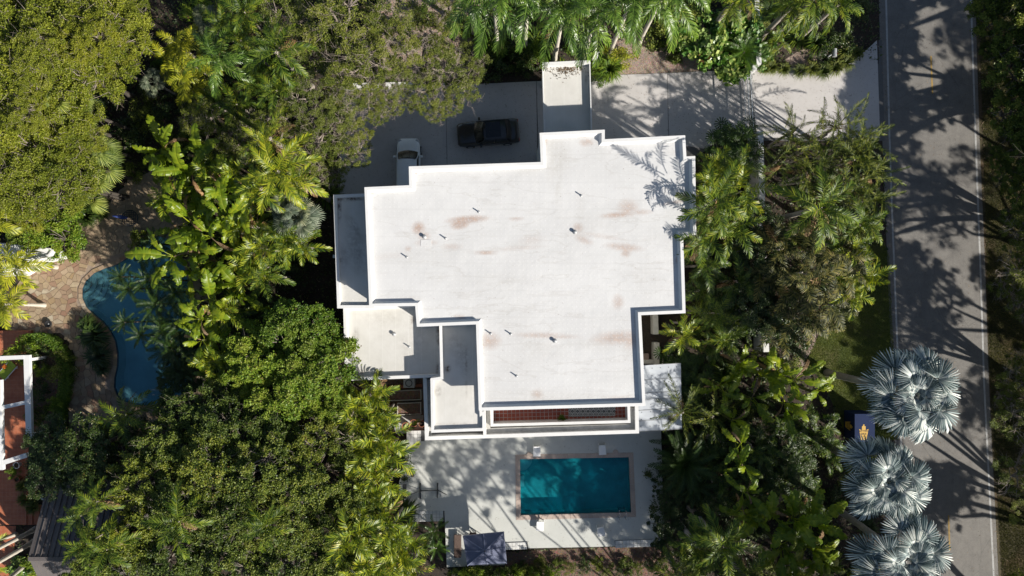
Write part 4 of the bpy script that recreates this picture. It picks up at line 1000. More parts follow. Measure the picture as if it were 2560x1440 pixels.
# white flat roof of the neighbour at the left edge
nb = Thing('neighbour_house', at(-20, 650), 'white roofed neighbouring house cut by the left edge, behind yellow palm fronds', 'house')
q = ats([(-200, 600), (0, 607), (138, 622), (125, 640), (60, 655), (0, 690), (-200, 700)], 3.2); nb.part('wall', MB().prism(offset_poly(q, .1), 0, 2.9), M['wall']); nb.part('roof', MB().prism(q, 2.9, 3.2), M['white']); nb.part('parapet', ring(MB(), q, .12, 3.2, 3.32), M['white'])
q = ats([(-200, 520), (8, 520), (12, 560), (-200, 575)], 3.2); nb.part('roof', MB().prism(q, 2.7, 3.2), M['white'])

# ---------------------------------------------------------------- cars
def car(name, px, py, rz, L_, W_, H_, paint, label, style):
    """x runs forward; lofted lower body and tapered cabin"""
    p = at(px, py, 1.0); t = thing(name, (p.x, p.y, .06), label, 'car', None, rz); hw = W_/2; hl = L_/2
    def add(nm, mb, mat, sm=False, par=None): return part(nm, mb, M[mat] if isinstance(mat, str) else mat, par or t, sm)
    S = [(-hl, .80, .42, .80), (-hl+.10, .93, .30, .98), (-hl+.5, 1., .26, 1.02), (-hl+1.2, 1., .25, 1.0), (0, 1., .24, .98), (hl-1.6, 1., .25, .98), (hl-1.25, .99, .25, .97), (hl-.6, .965, .26, .88), (hl-.18, .86, .30, .76), (hl-.03, .68, .38, .64)]
    if style == 'box': S = [(-hl, .88, .42, .86), (-hl+.08, .95, .30, .98), (-hl+.5, 1., .26, 1.02), (-hl+1.2, 1., .25, 1.0), (0, 1., .24, .98), (hl-1.5, 1., .25, .98), (hl-1.2, .99, .25, .97), (hl-.5, .98, .26, .90), (hl-.14, .93, .30, .82), (hl, .80, .38, .72)]
    mb = MB(); n = 12
    for x, w_, z0, z1 in S:
        a = hw*w_
        for (yy, zz) in ((-a*.80, z0), (-a*.97, z0+.12), (-a, (z0+z1)/2), (-a*.985, z1-.14), (-a*.93, z1-.03), (-a*.60, z1+.02), (a*.60, z1+.02), (a*.93, z1-.03), (a*.985, z1-.14), (a, (z0+z1)/2), (a*.97, z0+.12), (a*.80, z0)): mb.v.append((x, yy, zz))
    for i in range(len(S)-1):
        for j in range(n): a, b = i*n+j, i*n+(j+1) % n; mb.f.append((a, b, b+n, a+n))
    mb.f.append(tuple(range(n))[::-1]); mb.f.append(tuple((len(S)-1)*n+k for k in range(n)))
    add('body', mb, paint, True)
    xb, xrb, xrf, xf = (-hl+.30, -hl+.78, hl-1.82, hl-1.16) if style == 'round' else (-hl+.62, -hl+1.05, hl-2.1, hl-1.42)
    wb, wr, zb, zr = hw*.90, hw*.76, .97, H_
    c = lambda x, w_, z: [(x, -w_, z), (x, w_, z)]
    B0, B1 = c(xb, wb*.93, zb); B2, B3 = c(xf, wb*.93, zb); T0, T1 = c(xrb, wr, zr-.03); T2, T3 = c(xrf, wr*.97, zr)
    fr = lambda a, b, k: tuple(a[i]+(b[i]-a[i])*k for i in range(3))
    def curved(pa, pb, qa, qb, bulge):   # windscreen: bottom pa-pb, top qa-qb, bowed along x
        m = MB(); K_ = 6
        for row in range(3):
            a, b = fr(pa, qa, row/2), fr(pb, qb, row/2)
            for k in range(K_+1):
                v = list(fr(a, b, k/K_)); v[0] += bulge*(1-(2*k/K_-1)**2); v[2] += .03*math.sin(PI*row/2); m.v.append(tuple(v))
        for row in range(2):
            for k in range(K_): a = row*(K_+1)+k; m.f.append((a, a+1, a+K_+2, a+K_+1))
        return m
    inr = MB(); inr.v = [(xb+.05, -wb*.9, .9), (xf-.05, -wb*.9, .9), (xf-.05, wb*.9, .9), (xb+.05, wb*.9, .9), (xrb, -wr*.97, zr-.1), (xrf, -wr*.95, zr-.1), (xrf, wr*.95, zr-.1), (xrb, wr*.97, zr-.1)]
    inr.f = [(0, 1, 5, 4), (1, 2, 6, 5), (2, 3, 7, 6), (3, 0, 4, 7), (4, 5, 6, 7)]; add('interior', inr, 'black')
    add('windscreen', curved(B2, B3, fr(T2, T3, .04), fr(T2, T3, .96), .14), 'glass_dark', True); add('rear_window', curved(B0, B1, T0, T1, -.10), 'glass_dark', True)
    xs_ = [xrb, xrb+(xrf-xrb)*.5, xrf]
    for s_ in (-1, 1):
        base = [(xb+.12, s_*wb, zb), ((xb+xf)/2-.03, s_*wb, zb), ((xb+xf)/2+.03, s_*wb, zb), (xf-.12, s_*wb, zb)]
        top = [(xrb+.04, s_*wr*1.02, zr-.08), ((xrb+xrf)/2-.03, s_*wr*1.03, zr-.05), ((xrb+xrf)/2+.03, s_*wr*1.03, zr-.05), (xrf-.04, s_*wr, zr-.07)]
        for k in (0, 2): add('side_window', MB().quad(base[k], base[k+1], top[k+1], top[k]), 'glass_dark')
        add('pillar', MB().tube([base[3], top[3]], .035, 6), paint); add('pillar', MB().tube([base[0], top[0]], .045, 6), paint); add('pillar', MB().tube([((xb+xf)/2, s_*wb, zb), ((xrb+xrf)/2, s_*wr*1.03, zr-.04)], .035, 6), paint)
    rm = MB(); K_ = 6; rows = 7
    for r_ in range(rows):
        x = xrb-.05+(xrf+.06-xrb+.05)*r_/(rows-1); zz = zr-.02+.04*math.sin(PI*r_/(rows-1))
        for k in range(K_+1): y_ = -1+2*k/K_; rm.v.append((x, y_*wr*1.06, zz-.07*y_*y_))
    for r_ in range(rows-1):
        for k in range(K_): a = r_*(K_+1)+k; rm.f.append((a, a+K_+1, a+K_+2, a+1))
    add('roof', rm, paint, True)
    if style == 'box':
        add('sunroof', MB().quad((xrb+.35, -wr*.8, zr+.022), (xrf-.1, -wr*.8, zr+.022), (xrf-.1, wr*.8, zr+.022), (xrb+.35, wr*.8, zr+.022)), 'glass_dark')
        for s_ in (-1, 1): add('roof_rail', MB().tube([(xrb, s_*wr*.97, zr+.01), (xrf, s_*wr*.97, zr+.03)], .022, 6), 'frame_dark')
    for sx in (hl-.92, -hl+.95):
        for s_ in (-1, 1):
            w_ = add('wheel', MB().tube([(sx, s_*(hw-.22), .34), (sx, s_*(hw+.015), .34)], .34, 20), 'black'); add('rim', MB().tube([(sx, s_*(hw-.1), .34), (sx, s_*(hw+.025), .34)], .22, 14), 'grey_metal', False, w_)
    for s_ in (-1, 1):
        add('mirror', MB().bbox((xf-.35, s_*(hw+.11), 1.0), (.16, .22, .14), .03), paint)
        add('headlight', MB().bbox((hl-.30, s_*hw*.72, .72), (.34, .30, .13), .04, -s_*R(28)), 'lamp_clear'); add('tail_light', MB().bbox((-hl+.05, s_*hw*.76, .82), (.10, .26, .2), .02), 'lamp_red')
    add('wiper', MB().tube([(xf+.12, -.3, zb+.03), (xf-.12, .25, zb+.14)], .012, 5), 'black')
    return t
car('white_car', 1020, 420, R(90), 4.75, 1.84, 1.52, M['car_white'], 'white car parked with its tail under the edge of the house roof', 'round')
car('black_car', 1220, 330, R(184.5), 4.75, 1.88, 1.62, M['car_black'], 'black estate car parked across the shaded driveway', 'box')

# ================================================================= PLANTS
def npmesh(name, V, F4, tint, mat, F3=None, smooth=False):
    V = np.asarray(V, np.float32); me = bpy.data.meshes.new(name)
    loops = []; starts = []; n = 0
    F4 = np.asarray(F4, np.int32).reshape(-1, 4); F3 = np.zeros((0, 3), np.int32) if F3 is None else np.asarray(F3, np.int32).reshape(-1, 3)
    L = np.concatenate([F4.ravel(), F3.ravel()]); nf = len(F4)+len(F3)
    st = np.concatenate([np.arange(len(F4))*4, len(F4)*4+np.arange(len(F3))*3]); tot = np.concatenate([np.full(len(F4), 4), np.full(len(F3), 3)])
    me.vertices.add(len(V)); me.vertices.foreach_set('co', V.ravel()); me.loops.add(len(L)); me.loops.foreach_set('vertex_index', L.astype(np.int32))
    me.polygons.add(nf); me.polygons.foreach_set('loop_start', st.astype(np.int32)); me.polygons.foreach_set('loop_total', tot.astype(np.int32))
    me.materials.append(mat); me.update(calc_edges=True)
    a = me.attributes.new('tint', 'FLOAT', 'POINT'); a.data.foreach_set('value', np.clip(np.asarray(tint, np.float32), 0, 1))
    if smooth: me.polygons.foreach_set('use_smooth', [True]*nf)
    return me
TRI = [0]
def feather(name, mat, L=2.6, nl=36, ll=.5, lw=.045, elev=50, curl=75, droop=.5, vee=25, pet=.18, seed=0, tmean=.5, tvar=.2, tipdry=0., fwd=(62, 25), twist=0., clump=0):
    """a feather leaf: arched rachis with two rows of narrow leaflets, rooted at the origin and running along +x"""
    rg_ = np.random.default_rng(seed); K = 14; ds = L/K; p = np.zeros(3); pts = [p.copy()]; tg = []
    side = rg_.normal(0, .10)
    for i in range(K):
        s = (i+.5)/K; a = R(elev-curl*s**1.25); h = side*s
        d = np.array([math.cos(a)*math.cos(h), math.cos(a)*math.sin(h), math.sin(a)]); tg.append(d); p = p+d*ds; pts.append(p.copy())
    tg.append(tg[-1]); pts = np.array(pts); tg = np.array(tg); V = []; F4 = []; F3 = []; T = []
    for i in range(K+1):                                     # rachis
        w_ = .035*L/2.6*(1-.82*i/K); u = tg[i]; s_ = np.cross(u, [0, 0, 1]); s_ /= np.linalg.norm(s_)+1e-6; up_ = np.cross(s_, u)
        for a, b in ((-w_, 0), (0, w_*.6), (w_, 0), (0, -w_*.6)): V.append(pts[i]+s_*a+up_*b); T.append(min(.93, tmean+.25))
    for i in range(K):
        for j in range(4): a = i*4+j; b = i*4+(j+1) % 4; F4.append((a, b, b+4, a+4))
    for k in range(nl):
        s = pet+(1-pet)*(k+.5)/nl
        if clump: s += ((k % clump)-(clump-1)/2)*.006
        f = min(s*K, K-1e-3); i = int(f); q = pts[i]+(pts[i+1]-pts[i])*(f-i); u = tg[i]; s_ = np.cross(u, [0, 0, 1]); s_ /= np.linalg.norm(s_)+1e-6; up_ = np.cross(s_, u)
        u0 = (s-pet)/(1-pet); ln = ll*(.42+.58*math.sin(PI*min(1, .12+.80*u0**.85)))*(1. if u0 < .85 else 1-(u0-.85)*2.2)
        for sg in (-1, 1):
            fa = R(fwd[0]+(fwd[1]-fwd[0])*u0+rg_.normal(0, 5)); va = R(vee+rg_.normal(0, 9)+(rg_.choice([-22, 0, 22]) if clump else 0))
            d = u*math.cos(fa)+s_*sg*math.sin(fa)*math.cos(va)+up_*math.sin(va)*math.sin(fa); l_ = ln*rg_.uniform(.88, 1.1)
            d2 = d+np.array([0, 0, -1])*droop*rg_.uniform(.7, 1.3); d2 /= np.linalg.norm(d2)
            d3 = d2+np.array([0, 0, -1])*droop*.9; d3 /= np.linalg.norm(d3)
            wd = np.cross(d, up_*math.cos(va)-s_*sg*math.sin(va)*.8); wd /= np.linalg.norm(wd)+1e-6
            m1 = q+d*l_*.4; m2 = m1+d2*l_*.35; tp = m2+d3*l_*.25; n = len(V)
            V += [q-wd*lw*.3, q+wd*lw*.3, m1-wd*lw*.5, m1+wd*lw*.5, m2-wd*lw*.42, m2+wd*lw*.42, tp]
            t_ = np.clip(tmean+rg_.normal(0, tvar*.6), 0, .9); te = t_+.08+tipdry*rg_.uniform(0, 1); T += [t_, t_, t_, t_, t_+.03, t_+.03, te]
            F4 += [(n, n+1, n+3, n+2), (n+2, n+3, n+5, n+4)]; F3.append((n+4, n+5, n+6))
    return npmesh(name, V, F4, T, mat, F3)
def fan(name, mat, Rr=1.0, nseg=38, span=300, pet=1.1, elev=35, fold=.22, droop=.35, seed=0, tmean=.5, tvar=.2, split=.55, cup=.3):
    """a fan leaf: petiole from the origin along +x, pleated blade of segments"""
    rg_ = np.random.default_rng(seed); V = []; F4 = []; F3 = []; T = []; K = 5; p = np.zeros(3)
    for i in range(K+1):
        a = R(elev*(1-.5*i/K)); w_ = .028*(1-.4*i/K)*max(Rr, .6)
        for dy, dz in ((-w_, 0), (0, w_*.6), (w_, 0), (0, -w_*.6)): V.append(p+np.array([0, dy, dz])); T.append(min(.9, tmean+.35))
        if i < K: p = p+np.array([math.cos(a), 0, math.sin(a)])*pet/K
    for i in range(K):
        for j in range(4): a = i*4+j; b = i*4+(j+1) % 4; F4.append((a, b, b+4, a+4))
    a = R(elev*.45-12); X = np.array([math.cos(a), 0, math.sin(a)]); Y = np.array([0, 1, 0]); Z = np.cross(X, Y); hub = p
    da = R(span)/nseg
    for k in range(nseg):
        th = -R(span)/2+(k+.5)*da+rg_.normal(0, .012); rr = Rr*(.80+.20*math.cos(th*.6))*rg_.uniform(.93, 1.05)
        def P3(r_, t_, lift=0.):
            dr = r_/Rr; return hub+X*(r_*math.cos(t_))+Y*(r_*math.sin(t_))+Z*(lift+cup*Rr*dr*abs(math.sin(t_))**1.3*.8)+np.array([0, 0, -1])*droop*Rr*dr**2.6
        n = len(V); h = da*.5; ft = fold*da*rr
        dv = rg_.normal(0, .05)*Rr
        V += [P3(.04, th), P3(rr*split, th-h, 0), P3(rr*split, th, ft), P3(rr*split, th+h, 0), P3(rr*.84, th-h*.45, dv*.4), P3(rr*.84, th, ft*.6+dv*.4), P3(rr*.84, th+h*.45, dv*.4), P3(rr, th, dv)]
        t_ = np.clip(tmean+rg_.normal(0, tvar*.5), 0, .9); T += [t_]*8; T[-7] -= .08; T[-5] -= .08
        F3 += [(n, n+1, n+2), (n, n+2, n+3), (n+4, n+7, n+5), (n+5, n+7, n+6)]; F4 += [(n+1, n+4, n+5, n+2), (n+2, n+5, n+6, n+3)]
    return npmesh(name, V, F4, T, mat, F3)
def paddle(name, mat, L=1.9, W=.5, pet=.9, elev=65, curl=85, seed=0, tmean=.55, tears=6, dry=0.):
    """a banana-like leaf: stout stalk, long torn blade with raised midrib"""
    rg_ = np.random.default_rng(seed); V = []; F4 = []; F3 = []; T = []; K = 16; tot = L+pet; p = np.zeros(3); pts = [p.copy()]; tg = []
    for i in range(K):
        s = (i+.5)/K; a = R(elev-curl*s**1.6); d = np.array([math.cos(a), .0, math.sin(a)]); tg.append(d); p = p+d*tot/K; pts.append(p.copy())
    tg.append(tg[-1]); pts = np.array(pts)
    for i in range(K+1):
        w_ = .045*(1-.8*i/K); up_ = np.cross([0, -1, 0], tg[i])
        for a, b in ((-w_, 0), (0, w_*.7), (w_, 0), (0, -w_*.7)): V.append(pts[i]+np.array([0, a, 0])+up_*b); T.append(.8)
    for i in range(K):
        for j in range(4): a = i*4+j; b = i*4+(j+1) % 4; F4.append((a, b, b+4, a+4))
    def on(s):
        f = min(max(s, 0)*K, K-1e-3); i = int(f); return pts[i]+(pts[i+1]-pts[i])*(f-i), tg[i]
    s0 = pet/tot; NS = 15
    for sg in (-1, 1):
        cuts = set(rg_.choice(np.arange(2, NS-1), tears, replace=False).tolist()); droop_ = rg_.uniform(.05, .5); t_ = np.clip(tmean+rg_.normal(0, .08), 0, .9); dr = 0
        prof = lambda u: W*.5*(math.sin(PI*min(1, u*.93+.05))**.55)
        skew = .12
        for k in range(NS):
            u0, u1 = k/NS, (k+1)/NS
            if k in cuts: droop_ = rg_.uniform(.0, .75); dr = rg_.normal(0, .05); t_ = np.clip(tmean+rg_.normal(0, .10), 0, .9)
            gap = .012 if (k in cuts) else 0.
            row = []
            for u in (u0, u1):
                q, d = on(s0+(1-s0)*u); up_ = np.cross([0, -1, 0], d); w_ = prof(u)
                o_ = d*(skew*w_*(1 if u == u1 else 1+gap*4)+(gap*L if u == u0 else 0))
                y_ = np.array([0, sg, 0.])
                mid = q+y_*w_*.5+up_*w_*.22+o_*.4; out = q+y_*w_*(.96-.3*droop_)+up_*w_*(.18-droop_)+o_+d*dr
                row.append((q+up_*.01, mid, out))
            n = len(V); V += [row[0][0], row[0][1], row[0][2], row[1][0], row[1][1], row[1][2]]
            te = t_+dry*rg_.uniform(0, .5); T += [t_+.1, t_, te, t_+.1, t_, te]; F4 += [(n, n+1, n+4, n+3), (n+1, n+2, n+5, n+4)]
    return npmesh(name, V, F4, T, mat, F3)
def leafcloud(C, S, size, tint, updir=.6, ratio=.55, rg_=RNG):
    """leaf quads around points C (n,3) with tint; folded along the middle"""
    n = len(C); nr = rg_.normal(0, 1, (n, 3)); nr[:, 2] = np.abs(nr[:, 2])+updir*2; nr /= np.linalg.norm(nr, axis=1)[:, None]
    a = rg_.normal(0, 1, (n, 3)); u = np.cross(nr, a); u /= np.linalg.norm(u, axis=1)[:, None]; v = np.cross(nr, u)
    s = (size*rg_.uniform(.6, 1.35, n))[:, None]; u = u*s; v = v*s*ratio
    V = np.stack([C-u, C-v+u*.1, C+u-nr*s*.2, C+v+u*.1], 1).reshape(-1, 3)
    return V, np.arange(4*n).reshape(-1, 4), np.repeat(tint, 4)
def crown_mesh(name, mat, Rr=4., H=3., nb=16, nc=9, per=200, size=.1, csize=.42, seed=0, flat=.6, tmean=.45, tipb=.25, updir=.5, ratio=.55, dryf=.02, fill=.25, rb=.27):
    """a leafy crown: boughs set apart on an uneven dome, each a head of leaf clumps, with hollows between them"""
    rg_ = np.random.default_rng(seed); bo = []; ph = rg_.uniform(0, 6.28, 4); tries = 0; sp = 1.45/math.sqrt(nb)
    while len(bo) < nb and tries < nb*80:
        tries += 1; a = rg_.uniform(0, 2*PI); rr = math.sqrt(rg_.uniform(0, 1)); lim = 1+.17*math.sin(2*a+ph[0])+.13*math.sin(3*a+ph[1])+.09*math.sin(5*a+ph[2])
        x, y = rr*lim*.88*math.cos(a), rr*lim*.88*math.sin(a); z = math.sqrt(max(0, 1-min(1, rr)**2))*rg_.uniform(.62, 1.05)+rg_.uniform(-.1, .1)
        if all(math.hypot(x-k[0], y-k[1]) > sp*rg_.uniform(.75, 1.1) for k in bo): bo.append((x, y, z, rg_.uniform(.75, 1.3)*rb, rg_.normal(0, .09)))
    cl = []; ct = []
    for x, y, z, r_, tb_ in bo:
        for k in range(int(nc*rg_.uniform(.7, 1.4))):
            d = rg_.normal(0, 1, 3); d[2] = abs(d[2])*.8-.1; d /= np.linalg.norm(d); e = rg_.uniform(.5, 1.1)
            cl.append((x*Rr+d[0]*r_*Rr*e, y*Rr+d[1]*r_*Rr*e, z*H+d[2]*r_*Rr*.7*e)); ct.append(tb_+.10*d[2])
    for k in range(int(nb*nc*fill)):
        a = rg_.uniform(0, 2*PI); rr = math.sqrt(rg_.uniform(0, .9)); cl.append((rr*Rr*math.cos(a)*.9, rr*Rr*math.sin(a)*.9, H*rg_.uniform(-.05, .35))); ct.append(-.15)  # low filler clumps tinted darker, painting shade inside the crown
    cl = np.array(cl); Cs = []; Ts = []
    for c, tb_ in zip(cl, ct):
        m = int(per*rg_.uniform(.5, 1.4)); cs = csize*rg_.uniform(.6, 1.4); d = rg_.normal(0, 1, (m, 3)); d /= np.linalg.norm(d, axis=1)[:, None]; r_ = rg_.uniform(.15, 1, m)**.55
        q = d*r_[:, None]*cs; q[:, 2] *= flat; out = rg_.uniform(0, 1, m) < .15; q[out] *= rg_.uniform(1.1, 1.9, out.sum())[:, None]
        Cs.append(c+q); base = tmean+tb_+rg_.normal(0, .06); Ts.append(np.clip(base+tipb*(q[:, 2]/cs/flat)*.5+rg_.normal(0, .14, m), 0, .92))  # clump tops tinted lighter, painting light from above into the leaves
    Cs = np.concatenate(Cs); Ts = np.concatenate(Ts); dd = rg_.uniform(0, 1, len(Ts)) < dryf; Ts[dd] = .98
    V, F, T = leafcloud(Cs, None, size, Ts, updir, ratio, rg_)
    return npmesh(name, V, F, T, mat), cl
def limbs_mesh(cl, H0, r0, mat_, seed, name, every=2, twig=0):
    """trunk top at the origin's axis: limbs run from a fork below the crown to the clumps, with twigs that show through"""
    rg_ = np.random.default_rng(seed); mb = MB(); forks = []
    for k in range(5): a = 2*PI*k/5+rg_.normal(0, .3); r_ = np.abs(cl[:, :2]).max(); forks.append(np.array([math.cos(a)*r_*.38, math.sin(a)*r_*.38, H0*.08+rg_.normal(0, .15)]))
    base = np.array([0, 0, -H0*.25])
    for f in forks: m_ = (base+f)/2+rg_.normal(0, .15, 3); mb.tube([base, m_, f], [r0, r0*.75, r0*.5], 6, False)
    for c in cl[::every]:
        f = min(forks, key=lambda k: np.linalg.norm(k-c)); m_ = (f+c)/2+rg_.normal(0, .25, 3); mb.tube([f, m_, c*.97], [r0*.32, r0*.2, r0*.08], 4, False)
        for _ in range(twig): e = c+rg_.normal(0, .6, 3); mb.tube([c, (c+e)/2+rg_.normal(0, .08, 3), e], [r0*.10, r0*.07, r0*.03], 3, False)
    return mb.mesh(name, mat_)
def trunk_mesh(name, mat_, r0, r1, flare=1.25, n=10, rings=0, bend=.0):
    """unit-height trunk, scaled in z for each plant"""
    mb = MB(); K = 8 if not rings else rings; pts = []; rad = []
    for i in range(K+1):
        s = i/K; pts.append((bend*math.sin(s*2.2), bend*.6*math.sin(s*3.1), s)); rad.append((r0+(r1-r0)*s)*(1+(flare-1)*max(0, 1-s*7))*(1 if (i % 2 or not rings) else 1.08))
    return mb.tube(pts, rad, n).mesh(name, mat_, True)

LIB = {}
def elevset(kind, fn, sets): LIB[kind] = [fn(i, *s) for i, s in enumerate(sets)]
elevset('royal', lambda i, e, c: feather('frond', M['f_royal'], 3.9, 36, .95, .046, e, c, 1.0, 22, .10, 10+i, .5, .5, .1), [(75, 85), (55, 100), (38, 95), (18, 85), (0, 70)])
elevset('areca', lambda i, e, c: feather('frond', M['f_areca'], 2.4, 18, .66, .070, e, c, .28, 35, .14, 20+i, .48, .5, .15), [(78, 60), (62, 80), (45, 85), (28, 80), (10, 60)])
elevset('alex', lambda i, e, c: feather('frond', M['f_alex'], 2.7, 21, .62, .062, e, c, .40, 22, .12, 30+i, .5, .5, .08), [(72, 70), (52, 85), (34, 80), (14, 70), (-4, 55)])
elevset('gold', lambda i, e, c: feather('frond', M['f_gold'], 2.0, 18, .66, .075, e, c, .5, 10, .12, 40+i, .5, .5), [(70, 80), (50, 95), (30, 90), (12, 75)])
elevset('phoenix', lambda i, e, c: feather('frond', M['f_phx'], 2.9, 28, .40, .034, e, c, .15, 30, .12, 50+i, .47, .5, .15, (55, 22), 0, 3), [(70, 55), (50, 65), (32, 62), (14, 55), (-6, 45)])
elevset('dull', lambda i, e, c: feather('frond', M['f_dull'], 2.2, 17, .54, .065, e, c, .35, 5, .12, 60+i, .5, .55, .35), [(65, 70), (45, 80), (25, 70), (8, 60)])
elevset('cycad', lambda i, e, c: feather('frond', M['f_royal'], 1.35, 34, .22, .022, e, c, .05, 20, .10, 70+i, .3, .2, 0, (65, 40)), [(55, 40), (35, 40), (18, 35)])
elevset('rosette', lambda i, e, c: feather('frond', M['f_shade'], 1.35, 34, .22, .022, e, c, .05, 20, .10, 75+i, .3, .2, 0, (65, 40)), [(55, 40), (35, 40), (18, 35)])
elevset('silver', lambda i, e, pt, R_: fan('leaf', M['f_silver'], R_, 26, 215, pt, e, .85, .22, 80+i, .46, 1.0, .36, .16), [(80, .5, .9), (64, .8, 1.05), (46, 1.1, 1.2), (26, 1.45, 1.25), (8, 1.65, 1.25), (-8, 1.6, 1.2)])
elevset('fan', lambda i, e: fan('leaf', M['f_fan'], .9, 26, 250, 1.1, e, .5, .8, 90+i, .5, .5, .4, .2), [(70,), (48,), (28,), (8,)])
elevset('greyfan', lambda i, e: fan('leaf', M['f_greyfan'], .85, 26, 270, .9, e, .6, .35, 95+i, .5, .5, .45, .2), [(65,), (42,), (22,), (4,)])
elevset('rhapis', lambda i, e: fan('leaf', M['f_shade'], .45, 10, 250, .45, e, .12, .25, 100+i, .4, .25, .25, .1), [(60,), (40,), (20,)])
elevset('banana', lambda i, L_, W_, e, c, d_: paddle('leaf', M['f_banana'], L_, W_, .7, e, c, 110+i, .50, 10, d_), [(1.8, .80, 84, 60, 0), (1.9, .78, 74, 80, 0), (2.1, .84, 62, 85, .1), (1.8, .74, 50, 100, .7), (2.0, .80, 40, 70, .1), (1.7, .7, 25, 85, 1.), (1.9, .78, 56, 60, 0)])
elevset('heli', lambda i, L_, W_, e, c, d_: paddle('leaf', M['f_banana'], L_, W_, .6, e, c, 120+i, .48, 3, d_), [(1.1, .36, 75, 80, 0), (1.2, .38, 58, 95, 0), (1.1, .36, 40, 90, .4)])
elevset('golden', lambda i, e, c: feather('frond', M['f_areca'], 2.7, 34, .55, .042, e, c, .45, 25, .10, 140+i, .6, .45, .1), [(72, 70), (50, 85), (32, 85), (14, 75), (0, 60)])
elevset('shade', lambda i, e, c: feather('frond', M['f_shade'], 2.7, 24, .60, .055, e, c, .40, 22, .12, 150+i, .5, .5, .05), [(72, 70), (52, 85), (34, 80), (14, 70), (-4, 55)])  # alex-like fronds in a darker leaf that stands in for shade
elevset('dead', lambda i, e, c: feather('dead_frond', M['f_dead'], 2.3, 20, .5, .05, e, c, .8, 0, .12, 160+i, .5, .5), [(-20, 50), (-35, 40)])
elevset('deadleaf', lambda i, L_, W_, e, c: paddle('dead_leaf', M['f_dead'], L_, W_, .7, e, c, 170+i, .5, 10, 0), [(1.7, .34, 20, 110), (1.5, .3, 50, 150)])
LIB['vine'] = [crown_mesh('crown', M['f_vine'], 1.3, .9, 6, 5, 20, .19, .45, 130+i, .6, .45, .4, .3, .75, .01)[0] for i in range(2)]
M['darkbark'] = simple('dark_fibrous_bark', (.06, .05, .04), .95, .3, 9, .5)
TR = {'dark': trunk_mesh('trunk', M['darkbark'], .13, .11, 1.2, 8, 16), 'palm': trunk_mesh('trunk', M['palmtrunk'], .20, .15, 1.5, 12, 24), 'pale': trunk_mesh('trunk', M['paletrunk'], .17, .11, 1.4, 12, 24), 'thin': trunk_mesh('trunk', M['palmtrunk'], .08, .06, 1.3, 8, 16), 'green': trunk_mesh('trunk', M['stem'], .10, .07, 1.1, 8), 'fat': trunk_mesh('trunk', M['palmtrunk'], .32, .26, 1.2, 14, 24), 'tree': trunk_mesh('trunk', M['darkbark'], .24, .15, 1.6, 10, 0, .15)}
HEART = MB().lathe((0, 0, 0), [(.16, -.7), (.15, -.35), (.09, .05), (.03, .3)], 8).mesh('crownshaft', M['stem'], True)

# landmarks used to say where a plant stands
LM = [('black estate car', 1220, 330), ('white car', 1020, 400), ('curved blue pool', 330, 800), ('entrance canopy', 1417, 240), ('driveway gate', 1877, 250), ('mailbox', 2088, 131), ('mesh table', 325, 545),
      ('corrugated patio cover', 1650, 990), ('blue container', 2165, 1070), ('rectangular teal pool', 1437, 1215), ('navy parasol', 1212, 1375), ('metal hammock stand', 1072, 1227), ('terracotta terrace', 30, 1060),
      ('metal roof shed', 170, 1300), ('black fire bowl', 118, 810), ('planter yard', 1020, 1010), ('west roof strip', 880, 620), ('driveway mouth', 2190, 240), ('east courtyard walls', 1640, 850), ('white lamp', 1490, 138), ('white kerb wall', 960, 214), ('lawn by the road', 2130, 850), ('east roof edge', 1735, 480)]
PLANTS = []
def remember(o, look, px, py): PLANTS.append((o, look, px, py))
def where_all():
    groups = {}
    for o, look, px, py in PLANTS:
        n_, lx, ly = min(LM, key=lambda l: (l[1]-px)**2+(l[2]-py)**2); dx, dy = px-lx, py-ly
        h = 'right' if dx > 0 else 'left'; v = 'below' if dy > 0 else 'above'
        d = (h+' of') if abs(dx) > 2.2*abs(dy) else (v if abs(dy) > 2.2*abs(dx) else v+' and '+h+' of')
        groups.setdefault((look, d, n_), []).append((dx*dx+dy*dy, o))
    OR = ['nearest', 'second', 'third', 'fourth', 'fifth', 'sixth', 'seventh', 'eighth', 'ninth', 'tenth', 'eleventh', 'twelfth', 'thirteenth', 'fourteenth', 'fifteenth', 'sixteenth', 'seventeenth', 'eighteenth', 'nineteenth', 'twentieth']
    for (look, d, n_), L_ in groups.items():
        L_.sort(key=lambda t: t[0])
        for k, (_, o) in enumerate(L_):
            if len(L_) == 1: o['label'] = f'{look} {d} the {n_}'
            else: o['label'] = f'{look} {d} the {n_}, {OR[k] if k < 20 else "outermost"}' 

